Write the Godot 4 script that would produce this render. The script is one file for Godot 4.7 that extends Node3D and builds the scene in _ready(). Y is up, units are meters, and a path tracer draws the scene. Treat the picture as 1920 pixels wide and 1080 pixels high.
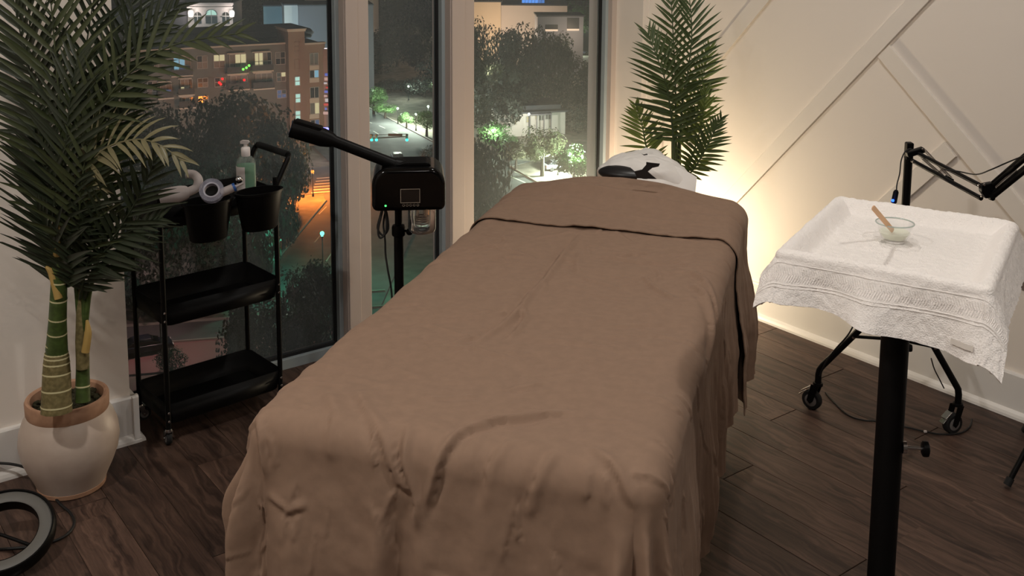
extends Node3D

# ---------------------------------------------------------------- the camera's numbers (pixels of a 1920 x 1080 frame)
const FOCAL := 1950.0
const PPX := 960.0
const PPY := 130.0          # the photograph is a crop: its optical centre lies high in the frame
const EYE := Vector3(0, 1.5, 0)
var turn := Basis()         # camera to world

# the room: K is the corner behind the bed, EA runs along the right wall, EB along the window wall
var K := Vector3(0.685, 0, -4.209)
var EA := Vector3(0.6032, 0, 0.7976)
var EB := Vector3(-0.7976, 0, 0.6032)
const GROUND := -36.5       # the street, twelve floors below

func _ready():
	var down := Vector3((870.0 - PPX) / FOCAL, -(14000.0 - PPY) / FOCAL, -1.0).normalized()
	var up := -down
	var fw := (Vector3(0, 0, -1) - up * Vector3(0, 0, -1).dot(up)).normalized()
	turn = Basis(fw.cross(up), up, -fw).transposed()
	var cam := Camera3D.new()
	cam.name = "camera"
	cam.projection = Camera3D.PROJECTION_FRUSTUM
	cam.near = 0.05
	cam.far = 2000.0
	cam.size = 2.0 * cam.near * 540.0 / FOCAL
	cam.frustum_offset = Vector2(0, -(540.0 - PPY) / FOCAL * cam.near)
	cam.transform = Transform3D(turn, EYE)
	add_child(cam)
	cam.current = true

	var env := Environment.new()
	env.background_mode = Environment.BG_SKY
	var night := ProceduralSkyMaterial.new()
	night.sky_top_color = Color(0.10, 0.13, 0.20)
	night.sky_horizon_color = Color(0.30, 0.30, 0.33)
	night.ground_bottom_color = Color(0.03, 0.03, 0.035)
	night.ground_horizon_color = Color(0.20, 0.20, 0.22)
	night.sun_angle_max = 0.0
	env.sky = Sky.new()
	env.sky.sky_material = night
	env.background_energy_multiplier = 0.16
	env.tonemap_mode = Environment.TONE_MAPPER_LINEAR
	env.tonemap_exposure = 1.0
	env.sdfgi_enabled = true
	env.ssao_enabled = true
	env.ssil_enabled = true
	var we := WorldEnvironment.new()
	we.name = "world_environment"
	we.environment = env
	add_child(we)

	# warm recessed lamps in the ceiling (the fittings are built with the ceiling)
	for p in DOWNLIGHTS:
		downlight(p[0], p[1], p[2], p[3])

	make_materials()
	build_room()
	build_window()
	build_bed()
	build_all()

# a along the right wall, b along the window wall, energy
const DOWNLIGHTS := [[1.0, 1.0, 0.85, "above the treatment table"], [3.3, 1.8, 1.0, "behind the instrument table"], [1.5, 3.5, 1.55, "nearest the pot's wall"], [2.9, 2.9, 0.55, "over the foot of the table"]]

# ---------------------------------------------------------------- places
func ray(px: float, py: float) -> Vector3:
	return turn * Vector3((px - PPX) / FOCAL, -(py - PPY) / FOCAL, -1.0)

func at(px: float, py: float, depth: float) -> Vector3:
	return EYE + ray(px, py) * depth

func on_y(px: float, py: float, h := 0.0) -> Vector3:
	var r := ray(px, py)
	return EYE + r * ((h - EYE.y) / r.y)

func gnd(px: float, py: float) -> Vector3:
	return on_y(px, py, GROUND)

func room(a: float, h: float, b: float) -> Vector3:
	return K + EA * a + EB * b + Vector3(0, h, 0)

func room_turn() -> Basis:      # x along the right wall, y up, z towards the right wall
	return Basis(EA, Vector3.UP, EA.cross(Vector3.UP))

# ---------------------------------------------------------------- naming and tagging
var names := {}
func numbered(parent: Node, called: String) -> String:
	var key := str(parent.get_instance_id()) + called
	var k: int = names.get(key, 0)
	names[key] = k + 1
	return called if k == 0 else "%s_%03d" % [called, k]

func tag(o: Node, label := "", category := "", group := "", kind := "") -> Node:
	if label: o.set_meta("label", label)
	if category: o.set_meta("category", category)
	if group: o.set_meta("group", group)
	if kind: o.set_meta("kind", kind)
	return o

func thing(called: String, label: String, category: String, pos := Vector3.ZERO, yaw := 0.0, group := "") -> Node3D:
	var o := Node3D.new()
	o.name = numbered(self, called)
	add_child(o)
	o.position = pos
	o.rotation.y = yaw
	tag(o, label, category, group)
	return o

func struct(called: String, m: MB, mat: Material) -> MeshInstance3D:
	var o := m.put(called, mat, self)
	o.set_meta("kind", "structure")
	return o

func copy(o: Node3D, called: String, pos: Vector3, yaw: float, label := "") -> Node3D:
	var c: Node3D = o.duplicate()
	c.name = numbered(self, called)
	add_child(c)
	c.position = pos
	c.rotation.y = yaw
	if label: c.set_meta("label", label)
	return c

# ---------------------------------------------------------------- mesh builder
class MB:
	var host
	var xf := Transform3D()
	var v := PackedVector3Array()
	var n := PackedVector3Array()
	var t := PackedVector2Array()
	var x := PackedInt32Array()
	var c := PackedColorArray()
	var tint := Color(1, 1, 1)
	var tinted := false
	func _init(h, transform := Transform3D()):
		host = h
		xf = transform
	func vert(p: Vector3, nn: Vector3, uv := Vector2.ZERO) -> int:
		v.append(xf * p)
		n.append((xf.basis * nn).normalized())
		t.append(uv)
		if tinted: c.append(tint)
		return v.size() - 1
	func tri(a: int, b: int, d: int):
		var g := (v[b] - v[a]).cross(v[d] - v[a])
		if g.dot(n[a] + n[b] + n[d]) > 0.0:
			x.append(a); x.append(d); x.append(b)
		else:
			x.append(a); x.append(b); x.append(d)
	func quad(a: int, b: int, d: int, e: int):
		tri(a, b, d); tri(a, d, e)
	func flat(pts: Array, out: Vector3):
		var f := vert(pts[0], out)
		for k in range(1, pts.size()): vert(pts[k], out)
		for k in range(1, pts.size() - 1): tri(f, f + k, f + k + 1)
	# a box with chamfered edges, centre, full size
	func box(at_: Vector3, size: Vector3, cham := 0.0, turned := Basis()):
		var h := size / 2.0
		var q: float = minf(cham, minf(h.x, minf(h.y, h.z)) * 0.95)
		var keep := xf
		xf = xf * Transform3D(turned, at_)
		var ids := {}
		for ax in 3:
			for s in [-1, 1]:
				var nn := Vector3.ZERO
				nn[ax] = s
				var loop := []
				for k in [[-1, -1], [1, -1], [1, 1], [-1, 1]]:
					var p := Vector3.ZERO
					p[ax] = s * h[ax]
					var u := (ax + 1) % 3
					var w := (ax + 2) % 3
					p[u] = k[0] * (h[u] - q)
					p[w] = k[1] * (h[w] - q)
					var id := vert(p, nn, Vector2(p[u], p[w]))
					loop.append(id)
					ids[[ax, s, k[0] if u == 0 else (k[1] if w == 0 else 0), k[0] if u == 1 else (k[1] if w == 1 else 0), k[0] if u == 2 else (k[1] if w == 2 else 0)]] = id
				quad(loop[0], loop[1], loop[2], loop[3])
		if q > 0.0:
			for ax in 3:
				var u := (ax + 1) % 3
				var w := (ax + 2) % 3
				for su in [-1, 1]:
					for sw in [-1, 1]:
						var e := []
						for s in [-1, 1]:
							for f in [u, w]:
								var key := [f, su if f == u else sw, 0, 0, 0]
								key[2 + ax] = s
								key[2 + (w if f == u else u)] = sw if f == u else su
								e.append(ids[key])
						quad(e[0], e[1], e[3], e[2])
			for s0 in [-1, 1]:
				for s1 in [-1, 1]:
					for s2 in [-1, 1]:
						tri(ids[[0, s0, 0, s1, s2]], ids[[1, s1, s0, 0, s2]], ids[[2, s2, s0, s1, 0]])
		xf = keep
	# a round bar along a path; r a number or one radius per point
	func tube(path: Array, r, seg := 10, caps := true):
		var m := path.size()
		var first := v.size()
		var dirs := []
		for k in m:
			var d: Vector3 = (path[mini(k + 1, m - 1)] - path[maxi(k - 1, 0)])
			dirs.append(d.normalized())
		var side: Vector3 = dirs[0].cross(Vector3.UP)
		if side.length() < 0.05: side = dirs[0].cross(Vector3.RIGHT)
		side = side.normalized()
		var run := 0.0
		for k in m:
			side = (side - dirs[k] * side.dot(dirs[k])).normalized()
			var o: Vector3 = dirs[k].cross(side)
			var rr: float = r[k] if r is Array else r
			if k: run += path[k].distance_to(path[k - 1])
			for j in seg + 1:
				var an := TAU * j / seg
				var nn: Vector3 = side * cos(an) + o * sin(an)
				vert(path[k] + nn * rr, nn, Vector2(float(j) / seg, run))
		for k in m - 1:
			for j in seg:
				var a := first + k * (seg + 1) + j
				quad(a, a + 1, a + seg + 2, a + seg + 1)
		if caps:
			for e in [0, m - 1]:
				var d2: Vector3 = dirs[e] * (-1.0 if e == 0 else 1.0)
				var mid := vert(path[e], d2)
				var base: int = first + e * (seg + 1)
				var f2 := v.size()
				for j in seg + 1:
					v.append(v[base + j]); n.append((xf.basis * d2).normalized()); t.append(Vector2.ZERO)
					if tinted: c.append(tint)
				for j in seg: tri(mid, f2 + j, f2 + j + 1)
	# a turned profile of [radius, height] round y; squash for ovals
	func lathe(prof: Array, seg := 32, o := Vector3.ZERO, turned := Basis(), sx := 1.0, sz := 1.0):
		var keep := xf
		xf = xf * Transform3D(turned, o)
		var m := prof.size()
		var sn := []
		for k in m - 1:
			var d := Vector2(prof[k + 1][0] - prof[k][0], prof[k + 1][1] - prof[k][1])
			sn.append(Vector2(d.y, -d.x).normalized() if d.length() > 1e-7 else Vector2(0, 1))
		for k in m - 1:
			var na: Vector2 = sn[k]
			var nb: Vector2 = sn[k]
			if k > 0 and sn[k - 1].dot(sn[k]) > 0.75: na = (sn[k - 1] + sn[k]).normalized()
			if k < m - 2 and sn[k + 1].dot(sn[k]) > 0.75: nb = (sn[k + 1] + sn[k]).normalized()
			var f := v.size()
			for e in 2:
				var pr = prof[k + e]
				var nn: Vector2 = na if e == 0 else nb
				for j in seg + 1:
					var an := TAU * j / seg
					vert(Vector3(cos(an) * pr[0] * sx, pr[1], sin(an) * pr[0] * sz), Vector3(cos(an) * nn.x / sx, nn.y, sin(an) * nn.x / sz), Vector2(float(j) / seg, pr[1]))
			for j in seg:
				quad(f + j, f + j + 1, f + seg + 2 + j, f + seg + 1 + j)
		xf = keep
	# a flat outline (x, y) given thickness along z, centred
	func prism(poly: PackedVector2Array, depth: float, o := Vector3.ZERO, turned := Basis()):
		var keep := xf
		xf = xf * Transform3D(turned, o)
		var ix := Geometry2D.triangulate_polygon(poly)
		for s in [-1, 1]:
			var f := v.size()
			for p in poly: vert(Vector3(p.x, p.y, s * depth / 2.0), Vector3(0, 0, s), p)
			for k in range(0, ix.size(), 3): tri(f + ix[k], f + ix[k + 1], f + ix[k + 2])
		var area := 0.0
		for k in poly.size():
			var q := poly[(k + 1) % poly.size()]
			area += poly[k].x * q.y - q.x * poly[k].y
		for k in poly.size():
			var p := poly[k]
			var q := poly[(k + 1) % poly.size()]
			var e := (q - p).normalized()
			var nn := Vector3(e.y, -e.x, 0) * (1.0 if area > 0 else -1.0)
			var a := vert(Vector3(p.x, p.y, -depth / 2), nn)
			var b := vert(Vector3(q.x, q.y, -depth / 2), nn)
			var d := vert(Vector3(q.x, q.y, depth / 2), nn)
			var g := vert(Vector3(p.x, p.y, depth / 2), nn)
			quad(a, b, d, g)
		xf = keep
	# a sheet of points[row][column]; normals from its neighbours; thick > 0 gives it a second face and edges
	func sheet(pts: Array, thick := 0.0, wrap := false):
		var R := pts.size()
		var Cn: int = pts[0].size()
		var nr := []
		for r_ in R:
			var row := PackedVector3Array()
			var up_: PackedVector3Array = pts[maxi(r_ - 1, 0)]
			var dn: PackedVector3Array = pts[mini(r_ + 1, R - 1)]
			var me: PackedVector3Array = pts[r_]
			for k in Cn:
				var l := k - 1
				var g := k + 1
				if wrap:
					l = (Cn - 2) if k == 0 else l
					g = 1 if k == Cn - 1 else g
				else:
					l = maxi(l, 0)
					g = mini(g, Cn - 1)
				row.append((me[g] - me[l]).cross(dn[k] - up_[k]).normalized())
			nr.append(row)
		var sides := [1.0] if thick <= 0.0 else [1.0, -1.0]
		var firsts := []
		for s in sides:
			var f := v.size()
			firsts.append(f)
			for r_ in R:
				for k in Cn:
					vert(pts[r_][k] - (nr[r_][k] * thick if s < 0 else Vector3.ZERO), nr[r_][k] * s, Vector2(float(k) / (Cn - 1), float(r_) / (R - 1)))
			for r_ in R - 1:
				for k in Cn - 1:
					var a := f + r_ * Cn + k
					quad(a, a + 1, a + Cn + 1, a + Cn)
		if thick > 0.0:
			var rim := []
			for k in Cn: rim.append(k)
			if not wrap:
				for r_ in range(1, R): rim.append(r_ * Cn + Cn - 1)
				for k in range(Cn - 2, -1, -1): rim.append((R - 1) * Cn + k)
				for r_ in range(R - 2, -1, -1): rim.append(r_ * Cn)
			for pass_ in (2 if wrap else 1):
				for k in rim.size() - 1:
					var a: int = rim[k] + (R - 1) * Cn * pass_
					var b: int = rim[k + 1] + (R - 1) * Cn * pass_
					var mid: Vector3 = v[firsts[0] + a]
					var inward: int = a + Cn if pass_ == 0 and a < Cn else a - Cn
					var outn := Vector3.ZERO
					outn = (v[firsts[0] + b] - mid).cross(n[firsts[0] + a]).normalized()
					var f := v.size()
					for id in [firsts[0] + a, firsts[0] + b, firsts[1] + b, firsts[1] + a]:
						v.append(v[id]); n.append(outn); t.append(t[id])
						if tinted: c.append(tint)
					x.append_array([f, f + 1, f + 2, f, f + 2, f + 3])
	func mesh(inv := Transform3D()) -> ArrayMesh:
		var arr := []
		arr.resize(Mesh.ARRAY_MAX)
		if inv != Transform3D():
			var w := PackedVector3Array()
			var m := PackedVector3Array()
			for k in v.size():
				w.append(inv * v[k])
				m.append((inv.basis * n[k]).normalized())
			arr[Mesh.ARRAY_VERTEX] = w
			arr[Mesh.ARRAY_NORMAL] = m
		else:
			arr[Mesh.ARRAY_VERTEX] = v
			arr[Mesh.ARRAY_NORMAL] = n
		arr[Mesh.ARRAY_TEX_UV] = t
		if tinted: arr[Mesh.ARRAY_COLOR] = c
		arr[Mesh.ARRAY_INDEX] = x
		var am := ArrayMesh.new()
		am.add_surface_from_arrays(Mesh.PRIMITIVE_TRIANGLES, arr)
		return am
	# commit as one named mesh under parent; what was built in world places keeps them
	func put(called: String, mat: Material, parent: Node3D) -> MeshInstance3D:
		var o := MeshInstance3D.new()
		o.name = host.numbered(parent, called)
		var w := Transform3D()
		var p: Node = parent
		while p != host and p is Node3D:
			w = p.transform * w
			p = p.get_parent()
		o.mesh = mesh(w.affine_inverse() if w != Transform3D() else w)
		o.material_override = mat
		parent.add_child(o, true)
		return o

func mb(xf := Transform3D()) -> MB:
	return MB.new(self, xf)

func rot(axis: Vector3, deg: float) -> Basis:
	return Basis(axis.normalized(), deg_to_rad(deg))

# a basis whose y runs along dir, z as near as may be to hint
func along(dir: Vector3, hint := Vector3(0, 0, 1)) -> Basis:
	var y := dir.normalized()
	var z := (hint - y * hint.dot(y))
	if z.length() < 1e-4: z = Vector3(1, 0, 0) - y * y.x
	z = z.normalized()
	return Basis(y.cross(z), y, z)

func curve(pts: Array, steps := 8) -> Array:     # a smooth line through the points
	var out := []
	for k in pts.size() - 1:
		var p0: Vector3 = pts[maxi(k - 1, 0)]
		var p1: Vector3 = pts[k]
		var p2: Vector3 = pts[k + 1]
		var p3: Vector3 = pts[mini(k + 2, pts.size() - 1)]
		for j in steps:
			var s := float(j) / steps
			out.append(0.5 * ((2.0 * p1) + (p2 - p0) * s + (2.0 * p0 - 5.0 * p1 + 4.0 * p2 - p3) * s * s + (3.0 * p1 - p0 - 3.0 * p2 + p3) * s * s * s))
	out.append(pts[-1])
	return out

func smooth(a: float, b: float, v: float) -> float:
	return smoothstep(a, b, v)

# ---------------------------------------------------------------- materials
var M := {}
func mat(called: String, color: Color, rough := 0.6, metal := 0.0) -> StandardMaterial3D:
	var m := StandardMaterial3D.new()
	m.resource_name = called
	m.albedo_color = color
	m.roughness = rough
	m.metallic = metal
	M[called] = m
	return m

func rgb(r: int, g: int, b: int) -> Color:
	return Color(r / 255.0, g / 255.0, b / 255.0)

func glow(called: String, color: Color, energy: float) -> StandardMaterial3D:
	var m := mat(called, Color(0.02, 0.02, 0.02), 0.5)
	m.emission_enabled = true
	m.emission = color
	m.emission_energy_multiplier = energy
	return m

func noise_tex(freq: float, octaves := 4, size := 512, normal := 0.0, seed_ := 1, lo := Color.BLACK, hi := Color.WHITE) -> NoiseTexture2D:
	var f := FastNoiseLite.new()
	f.seed = seed_
	f.frequency = freq
	f.fractal_octaves = octaves
	var t := NoiseTexture2D.new()
	t.width = size
	t.height = size
	t.seamless = true
	t.noise = f
	if normal > 0.0:
		t.as_normal_map = true
		t.bump_strength = normal
	else:
		var g := Gradient.new()
		g.set_color(0, lo)
		g.set_color(1, hi)
		t.color_ramp = g
	return t

func lamp(called: String, pos: Vector3, color: Color, energy: float, size := 0.05, reach := 30.0) -> OmniLight3D:
	var l := OmniLight3D.new()
	l.name = numbered(self, called)
	l.position = pos
	l.light_color = color
	l.light_energy = energy
	l.light_size = size
	l.omni_range = reach
	l.omni_attenuation = 2.0
	l.shadow_enabled = true
	add_child(l)
	return l

func tri_mat(m: StandardMaterial3D, scale: float, world := false):
	m.uv1_triplanar = true
	m.uv1_world_triplanar = world
	m.uv1_scale = Vector3.ONE * scale

func grain_image(seed_: int) -> Image:
	var im := Image.create(512, 256, false, Image.FORMAT_RGB8)
	var f := FastNoiseLite.new()
	f.seed = seed_
	f.frequency = 0.02
	f.fractal_octaves = 4
	var g := FastNoiseLite.new()
	g.seed = seed_ + 9
	g.frequency = 0.006
	for y in 256:
		for x in 512:
			var wob := g.get_noise_2d(x * 1.2, y * 2.0) * 26.0
			var s := f.get_noise_2d(x * 0.16, (y + wob) * 3.2)
			var fine := f.get_noise_2d(x * 0.5 + 900.0, y * 16.0)
			var big := g.get_noise_2d(x * 0.7 + 300.0, y * 2.2)
			var k := clampf(0.60 + s * 0.55 + fine * 0.22 + big * 0.42, 0.0, 1.0)
			im.set_pixel(x, y, Color(0.24, 0.19, 0.17).lerp(Color(0.56, 0.46, 0.40), k))
	return im

func make_materials():
	var m := mat("wall_paint", rgb(226, 217, 208), 0.7)
	m.normal_enabled = true
	m.normal_texture = noise_tex(0.06, 3, 256, 1.2, 5)
	m.normal_scale = 0.12
	tri_mat(m, 2.0)
	mat("trim_paint", rgb(226, 218, 209), 0.45)
	mat("base_paint", rgb(222, 218, 214), 0.4)
	mat("ceiling_paint", rgb(232, 228, 222), 0.9)
	mat("subfloor", rgb(40, 32, 28), 0.9)
	mat("frame_white", rgb(184, 170, 162), 0.5)
	mat("frame_blue", rgb(150, 160, 164), 0.45)
	mat("gasket", rgb(18, 19, 21), 0.6)
	for k in 8:
		var w := mat("plank_%d" % k, Color.WHITE, 0.5)
		if k % 4 == 0:
			M["grain"] = ImageTexture.create_from_image(grain_image(3 + k))
		w.albedo_texture = M["grain"]
		var s: float = [0.80, 0.70, 0.76, 0.66, 0.84, 0.73, 0.69, 0.78][k]
		w.albedo_color = Color(s * 0.92, s * 0.88, s * 0.87)
		w.metallic_specular = 0.35
		w.uv1_triplanar = true
		w.uv1_scale = Vector3(0.9, 3.0, 3.0)
		w.uv1_offset = Vector3(0.37 * k, 0.21 * k, 0.173 * k)
	var gl := mat("window_glass", Color(0.85, 0.9, 0.9, 0.06), 0.0)
	gl.transparency = BaseMaterial3D.TRANSPARENCY_ALPHA
	gl.metallic_specular = 0.23
	var p := mat("black_metal", rgb(13, 12, 12), 0.5)
	p.metallic_specular = 0.25
	mat("black_plastic", rgb(10, 9, 9), 0.45).metallic_specular = 0.25
	mat("black_gloss", rgb(6, 5, 5), 0.12).metallic_specular = 0.3
	mat("black_rubber", rgb(16, 15, 15), 0.8)
	mat("chrome", rgb(200, 200, 202), 0.2, 1.0)
	mat("white_plastic", rgb(222, 214, 212), 0.4)
	mat("grey_plastic", rgb(120, 116, 114), 0.5)
	mat("cord_black", rgb(15, 14, 14), 0.6)

func downlight(a: float, b: float, energy: float, where: String):
	var o := thing("ceiling_downlight", "round recessed ceiling light above the frame, " + where, "light", room(a, 2.7, b), 0.0, "recessed ceiling lights")
	var r := mb()
	r.lathe([[0.055, -0.002], [0.06, -0.010], [0.085, -0.010], [0.09, 0.0]], 32, room(a, 2.7, b))
	r.put("trim_ring", mat("downlight_trim", rgb(230, 228, 224), 0.5), o)
	var d := mb()
	d.lathe([[0.0, -0.0045], [0.056, -0.004]], 32, room(a, 2.7, b))
	d.put("lens", glow("downlight_lens", Color(1.0, 0.85, 0.68), 3.0), o)
	var l := AreaLight3D.new()
	l.name = numbered(self, "downlight_beam")
	l.area_size = Vector2(0.1, 0.1)
	l.light_color = Color(1.0, 0.98, 0.95)
	l.light_energy = energy * LAMP_ENERGY
	l.area_range = 12.0
	l.shadow_enabled = true
	l.transform = Transform3D(Basis(Vector3(1, 0, 0), -PI / 2), room(a, 2.685, b))
	add_child(l)
const LAMP_ENERGY := 1.6

func room_box(m: MB, a0: float, a1: float, h0: float, h1: float, b0: float, b1: float, cham := 0.0):
	m.box(room((a0 + a1) / 2, (h0 + h1) / 2, (b0 + b1) / 2), Vector3(a1 - a0, h1 - h0, b1 - b0), cham, Basis(EA, Vector3.UP, EA.cross(Vector3.UP)))

const NICHE_R := 0.215
const NICHE_L := 2.242
const GLASS := -0.2
const TOP := 2.7

func build_room():
	# floor of single planks, laid along the right wall
	var sub := mb()
	room_box(sub, -0.32, 4.9, -0.2, -0.0125, -0.1, 4.5)
	var fl := struct("floor", sub, M["subfloor"])
	var pb := mb()
	pb.box(Vector3.ZERO, Vector3(1.218, 0.012, 0.1245), 0.0011)
	var whole := pb.mesh()
	var row := 0
	var rng := RandomNumberGenerator.new()
	rng.seed = 11
	# joints seen in the photograph: row -> place of one joint along the wall
	var b := 0.016
	while b < 4.4:
		var j := fmod(0.47 + row * 0.437 + rng.randf() * 0.12, 1.22)
		if row in JOINTS: j = JOINTS[row]
		var a := -0.32
		var cut := fposmod(j + 0.32, 1.22) - 0.32
		var ends := [-0.32]
		while cut < 4.86:
			if cut > -0.24: ends.append(cut)
			cut += 1.22
		ends.append(4.86)
		for k in ends.size() - 1:
			var len_: float = ends[k + 1] - ends[k]
			var o := MeshInstance3D.new()
			o.name = numbered(fl, "plank")
			if absf(len_ - 1.22) < 0.01:
				o.mesh = whole
			else:
				var q := mb()
				q.box(Vector3.ZERO, Vector3(len_ - 0.002, 0.012, 0.1245), 0.0011)
				o.mesh = q.mesh()
			o.material_override = M["plank_%d" % rng.randi_range(0, 7)]
			o.transform = Transform3D(room_turn(), room((ends[k] + ends[k + 1]) / 2, -0.006 - 0.0006 * rng.randf(), b + 0.0625))
			fl.add_child(o, true)
		b += 0.125
		row += 1
	# walls, with the window niche between two piers
	var r := mb()
	room_box(r, -0.32, 4.9, -0.2, TOP, -0.12, 0.0)
	struct("wall_right", r, M["wall_paint"])
	var l := mb()
	room_box(l, -0.32, 0.0, -0.0126, TOP, NICHE_L, 4.5)
	room_box(l, -0.32, 0.0, -0.0126, TOP, 0.0, NICHE_R)
	room_box(l, -0.32, 0.0, 2.5, TOP, NICHE_R, NICHE_L)
	struct("wall_left", l, M["wall_paint"])
	var n := mb()
	room_box(n, -0.32, 4.9, -0.2, TOP, 4.4, 4.5)
	struct("wall_near", n, M["wall_paint"])
	var k2 := mb()
	room_box(k2, 4.8, 4.9, -0.2, TOP, -0.12, 4.5)
	struct("wall_back", k2, mat("taupe_paint", rgb(96, 88, 82), 0.8))
	var c := mb()
	room_box(c, -0.32, 4.9, TOP, TOP + 0.12, -0.12, 4.5)
	struct("ceiling", c, M["ceiling_paint"])
	# baseboards: a tall flat board with a ledge, a quarter-round shoe below
	for side in 2:
		var m := mb()
		var prof := PackedVector2Array([Vector2(0, 0), Vector2(0.032, 0), Vector2(0.031, 0.008), Vector2(0.027, 0.016), Vector2(0.021, 0.021), Vector2(0.016, 0.023), Vector2(0.016, 0.132), Vector2(0.013, 0.137), Vector2(0, 0.137)])
		if side == 0:
			m.prism(prof, 4.8, room(2.4, 0, 0), Basis(EB, Vector3.UP, EB.cross(Vector3.UP)))
			struct("baseboard_right", m, M["base_paint"])
		else:
			m.prism(prof, 4.4 - NICHE_L + 0.02, room(0, 0, (4.4 + NICHE_L - 0.02) / 2), Basis(EA, Vector3.UP, EA.cross(Vector3.UP)))
			m.prism(prof, 0.33, room(-0.165 + 0.03, 0, NICHE_L), Basis(-EB, Vector3.UP, (-EB).cross(Vector3.UP)))
			struct("baseboard_left", m, M["base_paint"])
			var q := mb()
			q.prism(prof, NICHE_R - 0.01, room(0, 0, NICHE_R / 2 + 0.02), Basis(EA, Vector3.UP, EA.cross(Vector3.UP)))
			struct("baseboard_corner", q, M["base_paint"])
	# the raised battens of the right wall, as (along, height) of their centre lines
	var bat := [
		[Vector2(-0.03, 0.08), Vector2(2.42, 2.72), Vector2(0, 0)],
		[Vector2(0.99, 1.055), Vector2(2.05, 0.10), Vector2(0, 0)],
		[Vector2(1.19, 0.79), Vector2(0.55, 0.09), Vector2(0, 0)],
		[Vector2(-0.02, 0.755), Vector2(1.86, 2.72), Vector2(0, 0)],
	]
	# each batten starts on the line it was measured on
	bat[0] = [Vector2(0.024 - 0.06, 0.133 - 0.06 * 1.1), Vector2(0.024 + 2.36, 0.133 + 2.36 * 1.1)]
	bat[1] = [Vector2(0.937, 1.084), Vector2(0.937 + 1.08, 1.084 - 1.08 * 0.9)]
	bat[2] = [Vector2(1.195, 0.795), Vector2(1.195 - 0.64, 0.795 - 0.64 * 1.085)]
	bat[3] = [Vector2(-0.03, 0.745), Vector2(1.81, 0.745 + 1.84 * 1.085)]
	for k in bat.size():
		var p: Vector2 = bat[k][0]
		var q: Vector2 = bat[k][1]
		var d := q - p
		var m := mb()
		var bas := room_turn() * Basis(Vector3(0, 0, 1), d.angle())
		var mid := (p + q) / 2
		m.box(room(mid.x, mid.y, 0.0025 + 0.0004 * k), Vector3(d.length(), 0.06, 0.017), 0.0015, bas)
		struct("trim_%d" % (k + 1), m, M["trim_paint"])

const JOINTS := {}

func build_window():
	# panes between gaskets, one window per pane: [b from, b to]
	var panes := [[0.262, 0.905], [1.052, 1.340], [1.478, 2.225]]
	for k in 3:
		var o := Node3D.new()
		o.name = "window_%d" % (k + 1)
		o.position = room(GLASS, 0, (panes[k][0] + panes[k][1]) / 2)
		add_child(o)
		o.set_meta("kind", "structure")
		var b0: float = panes[k][0]
		var b1: float = panes[k][1]
		var g := mb()
		room_box(g, GLASS - 0.006, GLASS, 0.045, 2.49, b0, b1)
		g.put("pane", M["window_glass"], o)
		var s := mb()
		for e in [[b0 - 0.008, b0 + 0.004], [b1 - 0.004, b1 + 0.008]]:
			room_box(s, GLASS - 0.012, GLASS + 0.006, 0.035, 2.5, e[0], e[1], 0.002)
		room_box(s, GLASS - 0.012, GLASS + 0.006, 0.033, 0.047, b0, b1, 0.002)
		s.put("gasket", M["gasket"], o)
		var f := mb()
		room_box(f, GLASS - 0.02, GLASS + 0.028, 0.0, 2.5, b1 + 0.006, b1 + 0.022, 0.002)
		room_box(f, GLASS - 0.02, GLASS + 0.028, 0.0, 2.5, b0 - 0.022, b0 - 0.006, 0.002)
		room_box(f, GLASS - 0.03, GLASS + 0.02, -0.012, 0.034, b0 - 0.006, b1 + 0.006, 0.002)
		f.put("sash_frame", M["frame_blue"], o)
	# the two posts between them, each in two steps
	for e in [[0.926, 1.032], [1.362, 1.457]]:
		var m := mb()
		room_box(m, GLASS - 0.06, GLASS + 0.062, -0.012, 2.5, e[0], e[1], 0.003)
		room_box(m, GLASS - 0.06, GLASS + 0.068, -0.012, 2.5, e[0] + 0.045, e[1] - 0.004, 0.002)
		struct("trim_%d" % (5 if e[0] < 1.0 else 6), m, M["frame_white"])
	var j := mb()
	room_box(j, GLASS - 0.03, GLASS + 0.05, -0.012, 2.5, NICHE_R - 0.001, 0.241, 0.002)
	struct("trim_7", j, M["frame_white"])
	# flat strips beside the niche on the corner pier
	var c := mb()
	room_box(c, -0.001, 0.010, 0.13, 2.5, 0.10, 0.19, 0.002)
	struct("trim_8", c, M["trim_paint"])

# ---------------------------------------------------------------- the treatment table and its sheet
const BED_W := 0.74
const BED_L := 1.675
const BED_H := 0.66
const BED_A := Vector3(-0.470, 0.0, -1.693)
const BED_X := Vector3(0.958, 0, 0.287)
const BED_Y := Vector3(0.287, 0, -0.958)
const SH_R := 0.05

func bed(x: float, h: float, y: float) -> Vector3:
	return BED_A + BED_X * x + BED_Y * y + Vector3(0, h, 0)

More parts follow.
